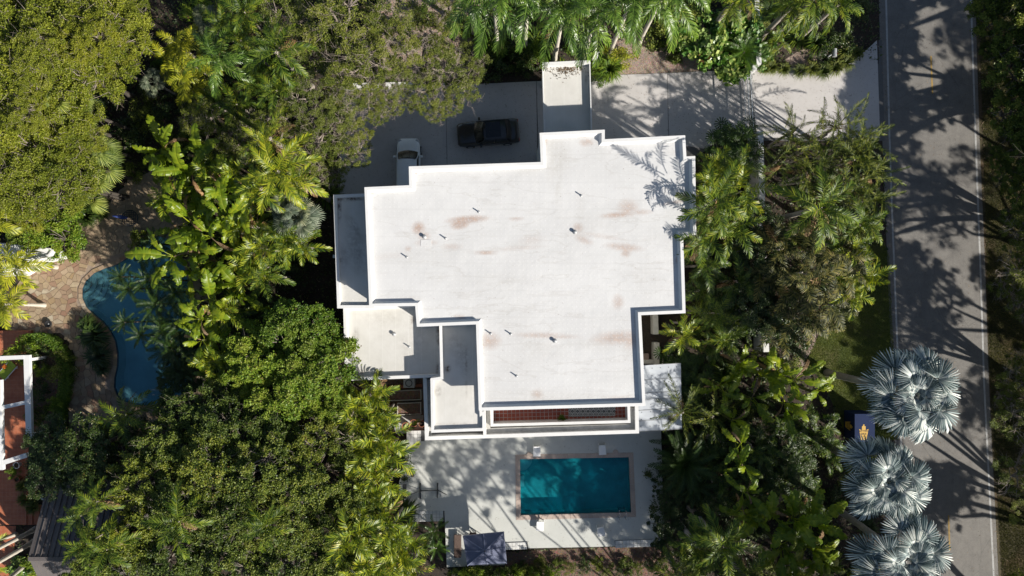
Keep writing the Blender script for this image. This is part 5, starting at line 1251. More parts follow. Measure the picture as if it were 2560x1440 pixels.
def palm(kind, px, py, z, s=1., nf=14, trunk='palm', name='feather_palm', look='green feather palm', cat='palm', lean=(0, 0), base=None, group=None, spread=1., stems=1, dens=None, ts=1.):
    """crown centre seen at (px, py) at height z; the trunk stands on the ground below it"""
    c = at(px, py, z); fr = LIB[kind]
    b = Vector((c.x-lean[0], c.y-lean[1], 0)) if base is None else at(*base, 0)
    t = thing(name, b, 'plant', cat, group or (look+'s'), 0.)
    rg_ = random.Random(int(px*7+py*13))
    dv = c-b; L_ = dv.length; q = dv.to_track_quat('Z', 'Y').to_euler()
    if stems == 1:
        inst('trunk', TR[trunk], t, (0, 0, 0), q, (ts, ts, L_)); 
        if kind in ('royal', 'alex'): inst('crownshaft', HEART, t, dv-Vector((0, 0, .25)), None, s)
    else:
        for k in range(stems):
            a = rg_.uniform(0, 2*PI); r_ = rg_.uniform(.1, .5)*spread; e = dv+Vector((math.cos(a)*r_*1.6, math.sin(a)*r_*1.6, -rg_.uniform(0, .25)*z)); b_ = Vector((math.cos(a)*r_*.4, math.sin(a)*r_*.4, 0))
            inst('stem', TR['thin' if trunk != 'green' else 'green'], t, b_, (e-b_).to_track_quat('Z', 'Y').to_euler(), (ts, ts, (e-b_).length))
    a0 = rg_.uniform(0, 360); n = len(fr)
    for k in range(nf):
        u = (k+.5)/nf; idx = min(n-1, int(u*n)) if kind != 'banana' else rg_.randrange(n); a = a0+k*137.5+rg_.uniform(-14, 14); sc = s*rg_.uniform(.85, 1.1)*(.72+.28*min(1, u*2.2))
        off = Vector((0, 0, 0)) if stems == 1 else Vector((rg_.gauss(0, .38)*spread, rg_.gauss(0, .38)*spread, -rg_.uniform(0, .28)*z*u))
        inst('leaf' if kind in ('silver', 'fan', 'greyfan', 'rhapis', 'banana', 'heli') else 'frond', fr[idx], t, dv+off-Vector((0, 0, .25*u*s)), ((R(rg_.uniform(-14, 14)), R(rg_.uniform(-9, 9)), R(a)) if kind != 'banana' else (R(rg_.uniform(-38, 38)), R(rg_.uniform(-18, 14)), R(a+rg_.uniform(-25, 25)))), sc*(1 if kind != 'banana' else rg_.uniform(.75, 1.2)))
    if kind in ('areca', 'alex', 'phoenix', 'golden', 'shade', 'royal', 'dull', 'banana'):
        lib = LIB['deadleaf' if kind == 'banana' else 'dead']
        for k in range(rg_.choice((0, 1, 1, 2, 3))): inst(lib[0].name.split('.')[0], lib[rg_.randrange(len(lib))], t, dv-Vector((0, 0, .3*s)), (R(rg_.uniform(-20, 20)), 0, R(rg_.uniform(0, 360))), s*rg_.uniform(.7, 1.1))
    remember(t, look, px, py); return t
def banana(px, py, z=3.2, s=1., nf=8, kind='banana', look='bright green banana plant', group=None, spread=.25):
    return palm(kind, px, py, z, s, nf, 'green', 'banana_plant', look, 'banana plant', group=group, stems=2 if kind == 'banana' else 3, spread=spread)

TREES = {}
def deftree(key, mats, n_, **kw):
    TREES[key] = []
    tw = kw.pop('twig', 0); tm = kw.pop('tm', 'bark')
    for i in range(n_):
        cm, cl = crown_mesh('crown', M[mats], seed=200+len(TREES)*17+i, **kw)
        TREES[key].append((cm, limbs_mesh(cl, kw['H'], .16, M[tm], 5+i, 'branches', 2, tw), kw['Rr'], kw['H']))
deftree('oak', 'f_oak', 3, Rr=4., H=2.9, nb=23, nc=8, per=170, size=.075, csize=.45, flat=.55, tmean=.50, tipb=.45, twig=2, tm='twig', fill=.14, rb=.23)
deftree('grey', 'f_oakgrey', 3, Rr=3.6, H=2.5, nb=15, nc=8, per=120, size=.065, csize=.40, flat=.6, tmean=.50, tipb=.45, twig=4, tm='twig', dryf=.03, fill=.05, rb=.215)
deftree('bright', 'f_bright', 1, Rr=3., H=3.2, nb=22, nc=9, per=150, size=.085, csize=.36, flat=.8, tmean=.5, tipb=.6, updir=.35, rb=.23, fill=.2)
deftree('dark', 'f_dark', 2, Rr=3.4, H=2.8, nb=21, nc=8, per=115, size=.09, csize=.35, flat=.7, tmean=.47, tipb=.65, updir=.3, twig=1, rb=.20, fill=.08, dryf=.008)
deftree('deep', 'f_deep', 1, Rr=3.2, H=2.8, nb=18, nc=9, per=140, size=.08, csize=.4, flat=.7, tmean=.45, tipb=.4)
TREES['bare'] = []
def tree(key, px, py, z, r_px, look, group=None, seed=0, zs=1., name='leafy_tree'):
    """crown of the tree, centre seen at (px, py), top at height z, radius in picture units"""
    rg_ = random.Random(int(px*3+py*11+seed)); V_ = TREES[key]; cm, bm, Rr, H = V_[rg_.randrange(len(V_))]
    k = (HC-z)/FP; s = r_px*k/Rr; sz = s*.85*zs; zb = z-H*sz; c = at(px, py, z-H*sz*.35)
    t = thing(name, (c.x, c.y, 0), 'tree', 'tree', group or (look+'s'), rg_.uniform(0, 2*PI))
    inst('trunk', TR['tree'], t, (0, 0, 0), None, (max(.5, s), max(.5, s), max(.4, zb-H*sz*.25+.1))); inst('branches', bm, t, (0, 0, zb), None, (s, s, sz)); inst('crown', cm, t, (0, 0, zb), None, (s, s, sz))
    remember(t, look, px, py); return t
def bush(key, px, py, z, r_px, look, group=None, name='shrub'):
    rg_ = random.Random(int(px*5+py*3)); lib = BUSH[key]; k = (HC-z)/FP; s = r_px*k; c = at(px, py, z*.6)
    me = lib[rg_.randrange(len(lib))]; o = inst(name, me, None, (c.x, c.y, max(0, z-s*.9)*.5), (0, 0, rg_.uniform(0, 6.28)), (s, s, max(.5, z)))
    tag(o, 'shrub', 'shrub', group or (look+'s')); remember(o, look, px, py); return o
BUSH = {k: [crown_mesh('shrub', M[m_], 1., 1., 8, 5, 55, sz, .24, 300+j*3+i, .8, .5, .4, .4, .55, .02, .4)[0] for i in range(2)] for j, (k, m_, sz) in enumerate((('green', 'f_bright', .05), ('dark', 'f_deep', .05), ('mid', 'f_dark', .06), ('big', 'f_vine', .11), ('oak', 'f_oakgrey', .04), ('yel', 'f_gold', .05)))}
def grass_tuft_mesh(seed, n=170, h=.9, r_=.9, mat=None, lw=.022):
    rg_ = np.random.default_rng(seed); V = []; F4 = []; F3 = []; T = []
    for k in range(n):
        a = rg_.uniform(0, 2*PI); b = rg_.uniform(0, .25, 2)*np.array([math.cos(a), math.sin(a)]); d = np.array([math.cos(a), math.sin(a)]); l_ = rg_.uniform(.5, 1.)*r_; hh = rg_.uniform(.4, 1)*h; sd = np.array([-d[1], d[0]])*lw
        p0 = np.array([*b, 0]); p1 = np.array([*(b+d*l_*.45), hh]); p2 = np.array([*(b+d*l_), hh*.55]); n_ = len(V); S_ = np.array([*sd, 0])
        V += [p0-S_, p0+S_, p1-S_, p1+S_, p2]; t_ = rg_.uniform(.2, .85); T += [t_-.1, t_-.1, t_, t_, t_+.08]; F4.append((n_, n_+1, n_+3, n_+2)); F3.append((n_+2, n_+3, n_+4))
    return npmesh('grass_tuft', V, F4, T, mat, F3)
BUSH['tuft'] = [grass_tuft_mesh(400+i, mat=M['f_grass']) for i in range(2)]; BUSH['fern'] = [grass_tuft_mesh(410+i, 240, .8, 1., M['f_bright'], .03) for i in range(2)]; BUSH['spiky'] = [grass_tuft_mesh(420+i, 120, .9, 1., M['f_alex'], .035) for i in range(2)]; BUSH['darkfern'] = [grass_tuft_mesh(430+i, 160, .7, 1., M['f_deep'], .035) for i in range(2)]

# ---------- broadleaf trees
A = 'olive green oak tree'
for i, (x, y, r_, z) in enumerate(((-20, 40, 140, 7.5), (95, 60, 150, 8.2), (245, 60, 112, 8), (315, 20, 62, 7), (40, 190, 145, 8), (180, 165, 120, 8.2), (262, 150, 62, 7.5), (40, 330, 130, 7.5), (150, 290, 95, 7.5), (25, 450, 110, 7.), (125, 410, 110, 7.5), (205, 350, 55, 6.5), (190, 470, 45, 6.), (60, 520, 60, 5.5), (90, 130, 80, 9.), (210, 100, 70, 8.8), (60, 260, 60, 8.6))):
    tree('oak', x, y, z, r_, A, 'oak trees in the upper left corner')
tree('bright', 118, 563, 4.5, 80, 'vivid green rounded tree'); tree('bright', 60, 590, 3.5, 45, 'vivid green rounded tree')
G = 'grey green oak tree'
for x, y, r_, z in ((600, 10, 70, 5.5), (715, 45, 82, 7.4), (850, 45, 98, 8.3), (975, 35, 80, 6.8), (795, 145, 85, 6.6), (765, 240, 60, 7.2), (600, 330, 66, 5.), (500, 300, 60, 5.4), (690, 300, 55, 6.4), (560, 385, 48, 4.4), (480, 240, 50, 3.8), (1075, 70, 55, 5.4), (1120, 20, 45, 6.2)):
    tree('grey', x, y, z, r_, G, 'grey oaks above the parking area', zs=.95)
B_ = 'vivid green dense tree'
for x, y, r_, z in ((735, 840, 100, 7.5), (640, 890, 85, 7), (780, 920, 95, 7.5), (700, 980, 100, 7), (820, 1010, 60, 6.), (600, 960, 60, 6)): tree('bright', x, y, z, r_, B_, 'vivid green trees left of the low roof')
D_ = 'dark glossy leaved tree'
for x, y, r_, z in ((470, 1040, 90, 7), (560, 1080, 90, 7.5), (660, 1080, 85, 7), (410, 1120, 90, 7.5), (520, 1180, 95, 8.5), (640, 1190, 100, 8.5), (760, 1120, 80, 7), (740, 1220, 90, 8), (360, 1210, 90, 8), (450, 1280, 95, 8.5), (570, 1300, 95, 8.5), (690, 1320, 90, 8), (340, 1330, 90, 8), (300, 1420, 90, 7.5), (430, 1400, 95, 8), (560, 1420, 95, 8), (700, 1430, 90, 7.5), (820, 1330, 80, 7), (800, 1430, 80, 7), (870, 1250, 70, 6.5), (230, 1400, 70, 7), (860, 1120, 60, 6), (560, 1010, 60, 6), (200, 1460, 60, 6.5)):
    tree('dark', x, y, z, r_, D_, 'dark glossy trees in the lower left')
E_ = 'deep green rounded tree'
for x, y, r_, z in ((115, 1120, 62, 5), (200, 1130, 85, 6), (120, 1190, 60, 5.5), (210, 1190, 60, 5.5), (450, 890, 50, 4.), (440, 950, 45, 4.), (640, 800, 60, 4), (1680, 1240, 40, 3), (1690, 1330, 60, 3.5), (1910, 640, 75, 5.5), (1880, 760, 80, 5), (1960, 790, 70, 5), (1900, 560, 60, 5), (1880, 1180, 70, 3.5), (1980, 1130, 60, 3.5)):
    tree('deep', x, y, z, r_, E_, 'deep green rounded trees')
# trees along the east side of the road; some stand outside the picture and shade the road
S_ = 'dark roadside tree'
def bigtree(key, base, lobes, look, group, r0=.38):
    """a wide tree: one trunk, long limbs, several crown masses"""
    b = at(*base, 0); t = thing('oak_tree', b, 'tree', 'tree', group); V_ = TREES[key]; rg_ = random.Random(int(base[0]+base[1])); fork = Vector((0, 0, 2.6))
    mb = MB().tube([(0, 0, -.1), (.1, .05, 1.3), tuple(fork)], [r0*1.25, r0, r0*.85], 10)
    part('trunk', mb, M['bark'], t, True)
    for x, y, z, r_ in lobes:
        cm, bm, Rr, H = V_[rg_.randrange(len(V_))]; s = r_*(HC-z)/FP/Rr; sz = s*.75; zb = z-H*sz; c = at(x, y, z-H*sz*.35); d = Vector((c.x-b.x, c.y-b.y, zb))
        m1 = fork.lerp(d, .4)+Vector((rg_.gauss(0, .3), rg_.gauss(0, .3), .5)); m2 = fork.lerp(d, .75)+Vector((rg_.gauss(0, .25), rg_.gauss(0, .25), .3))
        part('limb', MB().tube([fork, m1, m2, d+Vector((0, 0, .1))], [r0*.5, r0*.38, r0*.26, r0*.14], 7), M['bark'], t, True)
        inst('branches', bm, t, d, (0, 0, rg_.uniform(0, 6)), (s, s, sz)); inst('crown', cm, t, d, (0, 0, rg_.uniform(0, 6)), (s, s, sz))
    remember(t, look, min(2550, lobes[0][0]), max(20, min(1420, lobes[0][1])))
GP = 'wide grey oaks overhanging the parking area'
bigtree('grey', (1075, 120), [(1105, 162, 6.8, 70), (1158, 212, 6.0, 50), (1062, 222, 6.4, 56), (1088, 282, 5.6, 30), (1192, 160, 5.2, 30), (1010, 120, 7.4, 62), (1125, 262, 5.4, 34), (1030, 262, 5., 24)], 'wide grey oak', GP, .26)
bigtree('grey', (915, 130), [(910, 155, 8.2, 84), (968, 230, 6.2, 46), (1005, 190, 6.8, 38), (985, 268, 5.2, 26), (920, 250, 6.6, 44), (850, 200, 7.4, 55), (945, 290, 5.4, 28)], 'wide grey oak', GP, .28)
bigtree('grey', (800, 300), [(800, 330, 6.8, 68), (868, 385, 6.0, 48), (778, 405, 6.2, 55), (832, 440, 5.5, 40), (880, 318, 6.6, 46), (850, 262, 7.2, 62), (905, 350, 5.4, 28), (745, 330, 5.6, 40)], 'wide grey oak', GP, .28)
GE = 'wide oaks along the east side of the road'
bigtree('dark', (2620, 60), [(2520, 50, 6, 85), (2560, 150, 6.5, 90), (2500, 130, 5, 40), (2640, -20, 8, 120), (2680, 140, 8, 130), (2470, -10, 5.5, 55), (2800, 60, 9, 140), (2730, 260, 8.5, 110)], 'dark wide oak', GE)
bigtree('dark', (2640, 330), [(2550, 270, 6, 70), (2590, 390, 6, 75), (2545, 330, 5, 42), (2700, 400, 8, 105), (2790, 300, 9, 120), (2760, 470, 8.5, 100), (2525, 440, 5, 42), (2560, 510, 6, 55), (2500, 390, 4.5, 30)], 'dark wide oak', GE)
bigtree('grey', (2630, 620), [(2580, 560, 6, 60), (2590, 680, 6.5, 72), (2525, 715, 5.2, 48), (2555, 640, 5.4, 40), (2565, 760, 5.6, 45), (2700, 600, 8, 110), (2800, 560, 9, 110), (2760, 720, 8.5, 110), (2690, 800, 7.5, 80)], 'grey wide oak', GE)
bigtree('grey', (2620, 1000), [(2560, 930, 5.5, 60), (2575, 1050, 6, 75), (2520, 1000, 5, 40), (2700, 930, 8, 110), (2800, 870, 9, 110), (2720, 1060, 8, 100), (2810, 1010, 8.5, 100)], 'grey wide oak', GE)
bigtree('grey', (2680, 1330), [(2570, 1190, 6, 70), (2620, 1290, 6.5, 70), (2640, 1420, 6.5, 70), (2730, 1210, 8, 90), (2850, 1290, 9, 120), (2750, 1420, 8, 90)], 'grey wide oak', GE)
rr_ = random.Random(11)
for k in range(7):
    y0 = -60+k*265; lob = [(rr_.uniform(2900 if not 100 < y0 < 600 else 2970, 3170), y0+rr_.uniform(-110, 110), rr_.uniform(8, 9.5), rr_.uniform(62, 100)) for _ in range(5)]
    bigtree('grey' if k % 2 else 'dark', (2740, y0*.85+100), lob, 'wide oak', 'second row of oaks east of the road')
GB = 'wide oaks beyond the lower right corner'
bigtree('oak', (2290, 1560), [(2220, 1600, 13.5, 85), (2320, 1650, 13, 80), (2460, 1700, 13.5, 100), (2600, 1660, 13, 90), (2340, 1720, 13.5, 110), (2490, 1740, 14, 110), (2220, 1760, 13.5, 100)], 'olive tall oak', GB)
bigtree('oak', (2640, 1640), [(2560, 1560, 8.5, 110), (2700, 1580, 9, 120), (2560, 1720, 9, 120), (2700, 1750, 9, 110), (2430, 1640, 8.5, 100), (2830, 1660, 9, 110)], 'olive wide oak', GB)
bigtree('oak', (2120, 1640), [(2050, 1560, 8, 105), (2190, 1570, 8.5, 110), (2250, 1680, 9, 110), (2100, 1700, 9, 110), (1960, 1640, 8.5, 90)], 'olive wide oak', GB)
bigtree('grey', (1760, 1620), [(1700, 1540, 9.5, 72), (1800, 1550, 9.5, 80), (1900, 1540, 9, 65), (1840, 1650, 10, 90), (1710, 1650, 10, 80)], 'grey wide oak', 'oaks beyond the bottom edge', .17)
bigtree('grey', (1500, 1600), [(1440, 1540, 10, 62), (1540, 1550, 10, 66), (1600, 1630, 10, 85), (1450, 1650, 10, 85), (1360, 1570, 10, 62), (1640, 1540, 10, 50), (1350, 1680, 10, 80), (1540, 1720, 10, 80)], 'grey wide oak', 'oaks beyond the bottom edge', .17)

# ---------- palms across the top
for x, y, z, s, nf in ((1410, 20, 10, 1.05, 14), (1235, -15, 10, 1.1, 16), (1320, -25, 10.5, 1.05, 13), (1500, 10, 10, 1.05, 15), (1585, -15, 10.5, 1.1, 16), (1165, -55, 9.5, 1., 13), (1670, -35, 10, 1.05, 14)):
    palm('royal', x, y, z, s, nf, 'pale', 'royal_palm', 'tall drooping royal palm', group='royal palms along the top edge')
for x, y, z, s in ((2035, -5, 7.5, .95), (2095, 10, 6.5, .85), (1975, 20, 6, .8)): palm('alex', x, y, z, s, 16, 'palm', 'feather_palm', 'yellowish drooping palm', group='drooping palms by the driveway mouth')
palm('alex', 1958, 105, 3, .6, 12, 'thin', 'feather_palm', 'small pale feather palm', stems=3); palm('alex', 1830, 5, 6, .8, 12, look='leaning green feather palm'); palm('areca', 1870, -10, 6, .8, 12, look='bright feather palm')
palm('cycad', 1860, 130, 2.2, 1.35, 26, 'thin', 'cycad', 'dark green cycad rosette', 'cycad')
for x, y, r_, z in ((1795, 165, 42, 3), (1735, 115, 36, 3), (1775, 70, 45, 4), (1830, 60, 40, 4), (1905, 95, 40, 3.5), (1880, 60, 35, 4), (1840, 180, 30, 2.5), (1912, 140, 24, 2.), (1720, 60, 36, 3.5)):
    c = at(x, y, z*.7); k = (HC-z)/FP*r_/1.3; o = inst('climbing_vine', LIB['vine'][int(x) % 2], None, (c.x, c.y, z*.55), (0, 0, x), (k, k, k*1.1)); tag(o, 'v', 'vine', 'variegated vines left of the gate'); remember(o, 'large leaved variegated vine', x, y)
for x, y, r_, z, k, lk in ((1525, 170, 42, 1.4, 'fern', 'bright green ferny shrub'), (1505, 185, 28, 1., 'green', 'vivid green clipped shrub'), (1550, 140, 36, 1.5, 'yel', 'yellow green leafy shrub'), (1350, 130, 30, 1.5, 'green', 'leafy understorey shrub'), (1300, 150, 34, 1.5, 'mid', 'dark leafy shrub'), (1240, 120, 34, 1.6, 'green', 'leafy understorey shrub'), (1440, 110, 34, 1.6, 'green', 'leafy understorey shrub'), (1620, 60, 60, 2.6, 'oak', 'olive twiggy shrub'), (1700, 30, 60, 3, 'oak', 'olive twiggy shrub'), (1660, 100, 34, 1.2, 'mid', 'dark leafy shrub'), (1690, 130, 26, .8, 'mid', 'dark leafy shrub'),
                       (1150, 60, 26, .9, 'mid', 'dark leafy shrub'), (1170, 120, 22, .8, 'oak', 'olive twiggy shrub'), (1200, 60, 30, 1., 'mid', 'dark leafy shrub'), (1095, 110, 24, .8, 'oak', 'olive twiggy shrub'), (1050, 40, 30, 1., 'mid', 'dark leafy shrub'), (1190, 165, 22, .8, 'darkfern', 'dark strappy clump'), (2000, 178, 26, .9, 'tuft', 'yellow green grassy tuft'), (2030, 172, 28, .9, 'tuft', 'yellow green grassy tuft'), (2060, 176, 30, .9, 'tuft', 'yellow green grassy tuft'), (2090, 168, 30, .9, 'tuft', 'yellow green grassy tuft'), (2118, 155, 30, .9, 'tuft', 'yellow green grassy tuft'), (2112, 130, 26, .9, 'tuft', 'yellow green grassy tuft'), (1930, 168, 26, .8, 'tuft', 'yellow green grassy tuft'), (1960, 172, 24, .8, 'tuft', 'yellow green grassy tuft'), (1910, 172, 20, .8, 'tuft', 'yellow green grassy tuft'), (2145, 130, 24, .6, 'tuft', 'yellow green grassy tuft'), (2060, 130, 30, 1.2, 'dark', 'dark leafy shrub'), (2040, 110, 34, 1.5, 'spiky', 'spiky green shrub'), (2100, 100, 34, 1.5, 'dark', 'dark leafy shrub')):
    bush(k, x, y, z, r_, lk)
# ---------- palms on the right of the house
for x, y, z, s, nf, st in ((2050, 365, 5.8, 1., 20, 3), (2140, 390, 6, 1.05, 20, 3), (1985, 330, 5, .85, 16, 3), (2170, 450, 6, 1., 18, 3), (2110, 320, 6, .9, 18, 3), (1960, 410, 5.5, .8, 14, 3), (2180, 500, 5, .95, 16, 3), (2120, 470, 5.5, .95, 18, 3), (2020, 430, 5.5, .9, 16, 3), (2150, 340, 5, .95, 14, 2)):
    palm('phoenix', x, y, z, s, nf, 'thin', 'date_palm_clump', 'bushy date palm clump', group='narrow leaved palm clumps beside the road', stems=st, spread=.9)
palm('alex', 2050, 520, 9, 1.15, 15, 'palm', 'king_palm', 'broad pale green king palm'); palm('alex', 2150, 560, 6, .9, 14, 'palm', 'king_palm', 'broad pale green king palm')
for x, y, z, s, nf in ((1795, 500, 9.3, 1.05, 11), (1830, 560, 8.2, .95, 10), (1768, 590, 7.5, .95, 10), (1775, 470, 7., .75, 14), (1860, 470, 7.5, .9, 14), (1800, 420, 6, .8, 14), (1850, 420, 6, .8, 12), (1762, 545, 8.2, .7, 9)):
    palm('alex' if nf != 14 or y > 500 else 'areca', x, y, z, s*1.05, min(nf, 10), 'thin', 'feather_palm', 'yellowish feather palm', group='feather palms against the east wall', stems=2, spread=.5)
for x, y, z in ((1820, 335, 2.6), (1855, 345, 3.), (1805, 375, 2.6), (1850, 385, 3), (1870, 360, 2.6), (1830, 400, 3), (1790, 400, 2.2)): palm('rhapis', x, y, z, 1.3, 18, 'thin', 'lady_palm', 'dark fingered lady palm', stems=4, spread=1.1, group='lady palms below the driveway')
for x, y, z, s in ((2050, 640, 7, 1.), (2120, 670, 6.5, 1.), (1985, 700, 6, 1.), (2080, 750, 6, 1.), (1950, 610, 6, .9), (2010, 790, 5.5, 1.), (1930, 700, 5.5, .9), (2120, 610, 5.5, .9), (2030, 700, 7.5, 1.), (1940, 830, 4, .9), (2060, 810, 5, .8)):
    palm('dull', x, y, z, s*1.08, 13, 'thin', 'fishtail_palm', 'dull brown fishtail palm', group='fishtail palms beside the lawn', stems=3, spread=1.)
for x, y, z, s in ((2155, 690, 6, .8), (2130, 630, 6., .8), (2125, 735, 5.5, .75)): palm('areca', x, y, z, s, 14, 'thin', 'fishtail_palm', 'bright green fishtail palm', stems=2, spread=.6)
for x, y, z, s, nf, k in ((1712, 838, 3.4, .75, 12, 'areca'), (1800, 790, 4.5, .75, 14, 'alex'), (1815, 850, 4, .75, 14, 'alex'), (1760, 730, 4, .8, 12, 'shade'), (1770, 860, 2.6, .7, 10, 'shade'), (1860, 820, 3.5, .8, 12, 'shade'), (1850, 700, 4.5, .9, 12, 'shade'), (1755, 660, 5, .85, 12, 'shade'), (1740, 780, 2.6, .6, 10, 'heli'), (1700, 810, 2.2, .5, 7, 'heli')):
    palm(k, x, y, z, s, nf, 'thin', 'feather_palm' if k != 'heli' else 'banana_plant', 'mid green garden palm' if k != 'heli' else 'shaded broad leaved plant', stems=2, spread=.4)
for x, y, z in ((1680, 900, 2.2), (1710, 925, 2.4), (1735, 900, 2.3), (1700, 960, 2.4), (1730, 985, 2.3), (1745, 945, 2.6), (1685, 935, 2.)): palm('rhapis', x, y, z, 1.25, 18, 'thin', 'lady_palm', 'dark fingered lady palm', stems=4, spread=1.1, group='lady palms right of the patio cover')
palm('phoenix', 1705, 1030, 4, .95, 15, 'palm', 'date_palm', 'dark date palm'); palm('phoenix', 1780, 1040, 4, .9, 12, 'palm', 'date_palm', 'shaded dark date palm')
palm('rosette', 1712, 1160, 3, 1.9, 36, 'thin', 'pandanus', 'dark spiky round pandanus', 'pandanus'); palm('rosette', 1690, 1110, 2, 1.4, 24, 'thin', 'pandanus', 'dark spiky round pandanus', 'pandanus'); palm('rosette', 1735, 1210, 2.4, 1.5, 24, 'thin', 'pandanus', 'dark spiky round pandanus', 'pandanus')
for x, y, z, s in ((1805, 1365, 8, 1.), (1745, 1370, 6.5, .85), (1860, 1440, 6.5, .9), (1700, 1440, 5, .85)): palm('alex', x, y, z, s, 15, 'palm', 'coconut_palm', 'arching coconut palm', group='arching palms in the lower right')
for i, (x, y, z, s) in enumerate(((1850, 915, 3.6, .8), (1900, 940, 4, .9), (1945, 930, 4, .9), (1990, 950, 4, 1.), (1880, 1000, 3.6, .85), (1800, 965, 3.4, .8), (2040, 980, 3.4, .8), (1960, 1010, 3.4, .9), (1835, 1050, 4.2, .8),
                         (1855, 1110, 5.2, .8), (1860, 1170, 5.4, .8), (1870, 1230, 5.2, .85), (1865, 1290, 4.8, .85), (1930, 1290, 4.6, 1.1), (1985, 1300, 4.8, 1.25), (2035, 1310, 4.6, 1.1), (1960, 1370, 4.4, 1.1), (2020, 1370, 4., 1.1), (1985, 1420, 3.6, 1.), (2060, 1400, 3.5, .9))):
    banana(x, y, z, s, 7, look='broad leaved banana plant', group='banana plants in the lower right')
for x, y, z in ((1900, 1120, 3.4), (1960, 1160, 3.4), (2010, 1180, 3.2), (1950, 1220, 3.2), (1900, 1240, 3), (2020, 1240, 2.8), (1790, 1120, 3), (1800, 1190, 3), (1790, 1270, 3), (2060, 1120, 2.6), (1960, 1070, 3), (2040, 1060, 2.6)): palm('rhapis' if int(x) % 4 else 'shade', x, y, z, 1.3 if int(x) % 4 else .7, 18, 'thin', 'lady_palm', 'fingered palm clump in shade', stems=4, spread=1.1, group='shaded palm clumps left of the silver palms')
# silver palms
palm('silver', 2286, 985, 11, 1.06, 36, 'fat', 'silver_palm', 'large silver blue fan palm, topmost of the three', 'palm', base=(2068, 932), group='silver fan palms', ts=.8)
palm('silver', 2214, 1200, 9.5, 1.05, 34, 'fat', 'silver_palm', 'silver blue fan palm, middle of the three', 'palm', base=(2060, 1110), group='silver fan palms', ts=.8)
palm('silver', 2262, 1395, 9.5, 1.15, 26, 'fat', 'silver_palm', 'silver blue fan palm cut by the bottom edge', 'palm', base=(2090, 1270), group='silver fan palms', ts=.8)
# ---------- left of the house
for x, y, z, s in ((440, 110, 5.5, .85), (420, 140, 5., .75), (455, 190, 5.5, .85), (485, 160, 5, .75), (470, 215, 4.8, .75)): palm('gold', x, y, z, s*1.15, 8, 'thin', 'golden_palm', 'golden yellow palm', group='golden palms in the upper left', stems=2, spread=.5)
palm('greyfan', 385, 205, 3.2, .65, 10, 'thin', 'fan_palm', 'small greyish purple fan palm'); palm('greyfan', 520, 50, 5, .8, 9, 'thin', 'fan_palm', 'dry grey palm at the top edge')
for x, y, z, s, nf, k, lk in ((688, 128, 8, 1., 13, 'alex', 'large bright feather palm'), (560, 65, 6.5, .8, 13, 'alex', 'shaded green feather palm'), (545, 150, 6.5, .8, 13, 'royal', 'shaded green feather palm'), (600, 100, 6.5, .75, 12, 'alex', 'shaded green feather palm'), (610, 30, 7, .8, 12, 'alex', 'shaded green feather palm'), (690, 225, 6.5, .8, 14, 'alex', 'shaded green feather palm'), (640, 210, 5.5, .75, 12, 'alex', 'shaded green feather palm'), (590, 260, 5, .75, 12, 'alex', 'shaded green feather palm'), (520, 250, 4.5, .7, 12, 'alex', 'shaded green feather palm'),
                      (672, 345, 9.2, .95, 8, 'golden', 'narrow golden feather palm'), (690, 428, 9.5, 1.2, 14, 'golden', 'tall yellow green palm'), (735, 455, 9, .8, 10, 'areca', 'tall yellow green palm'), (650, 470, 8.5, .8, 10, 'areca', 'tall yellow green palm'), (715, 600, 7, .85, 13, 'alex', 'mid green feather palm'), (760, 615, 6.5, .75, 11, 'areca', 'mid green feather palm'), (660, 690, 5.5, .8, 12, 'alex', 'mid green feather palm'), (650, 620, 6., .8, 12, 'areca', 'mid green feather palm')):
    palm(k, x, y, z, s, nf, 'palm' if z > 7 else 'thin', 'feather_palm', lk)
palm('greyfan', 742, 545, 7., 1.05, 18, 'dark', 'fan_palm', 'pale grey green fan palm'); palm('greyfan', 715, 510, 7., .8, 10, 'dark', 'fan_palm', 'pale grey green fan palm')
for x, y, z, s in ((150, 258, 6.8, .9), (205, 275, 6.2, .85), (200, 330, 5.8, .9), (228, 372, 5.4, 1.), (240, 420, 5., 1.05), (225, 470, 4.8, 1.)): palm('fan', x, y, z, s, 8, 'dark', 'fan_palm', 'drooping green fan palm', group='drooping fan palms in the oaks')
for i, (x, y, z, s) in enumerate(((405, 370, 4.2, 1.), (440, 405, 5, 1.), (475, 430, 5.5, 1.), (530, 430, 6, 1.), (420, 440, 4.5, .9), (505, 470, 6, 1.), (560, 470, 6, 1.), (455, 500, 5.5, 1.), (420, 500, 5, .9), (520, 520, 6, 1.), (470, 550, 5.8, 1.05), (440, 570, 5.5, 1.), (560, 540, 6, 1.), (600, 560, 6, 1.), (520, 590, 6, 1.), (590, 610, 6, 1.), (470, 620, 5.5, 1.), (540, 650, 6, 1.), (610, 660, 6, 1.), (480, 680, 5.5, 1.), (430, 640, 5, 1.),
                              (560, 710, 6, .9), (520, 750, 6, .9), (560, 780, 6, .9), (500, 800, 5.8, .9), (545, 840, 5.8, .9), (500, 850, 5.2, .9), (560, 890, 5.6, .8), (520, 910, 5.4, .85), (545, 940, 5, .8), (600, 720, 5.5, .9), (640, 560, 6, .9), (510, 400, 5, .9), (580, 430, 6, .9), (625, 510, 6, .9))):
    if i % 5 == 3: palm('areca', x, y, z*.9, s*.85, 13, 'thin', 'areca_palm', 'small bright palm among banana leaves', stems=2, spread=.4); continue
    banana(x, y, z*(1, .62, .95, .75)[i % 4], s*(1.05, .9, 1.15, 1.)[i % 4], (8, 6, 7)[i % 3], look='bright green banana plant', group='banana plants along the blue pool')
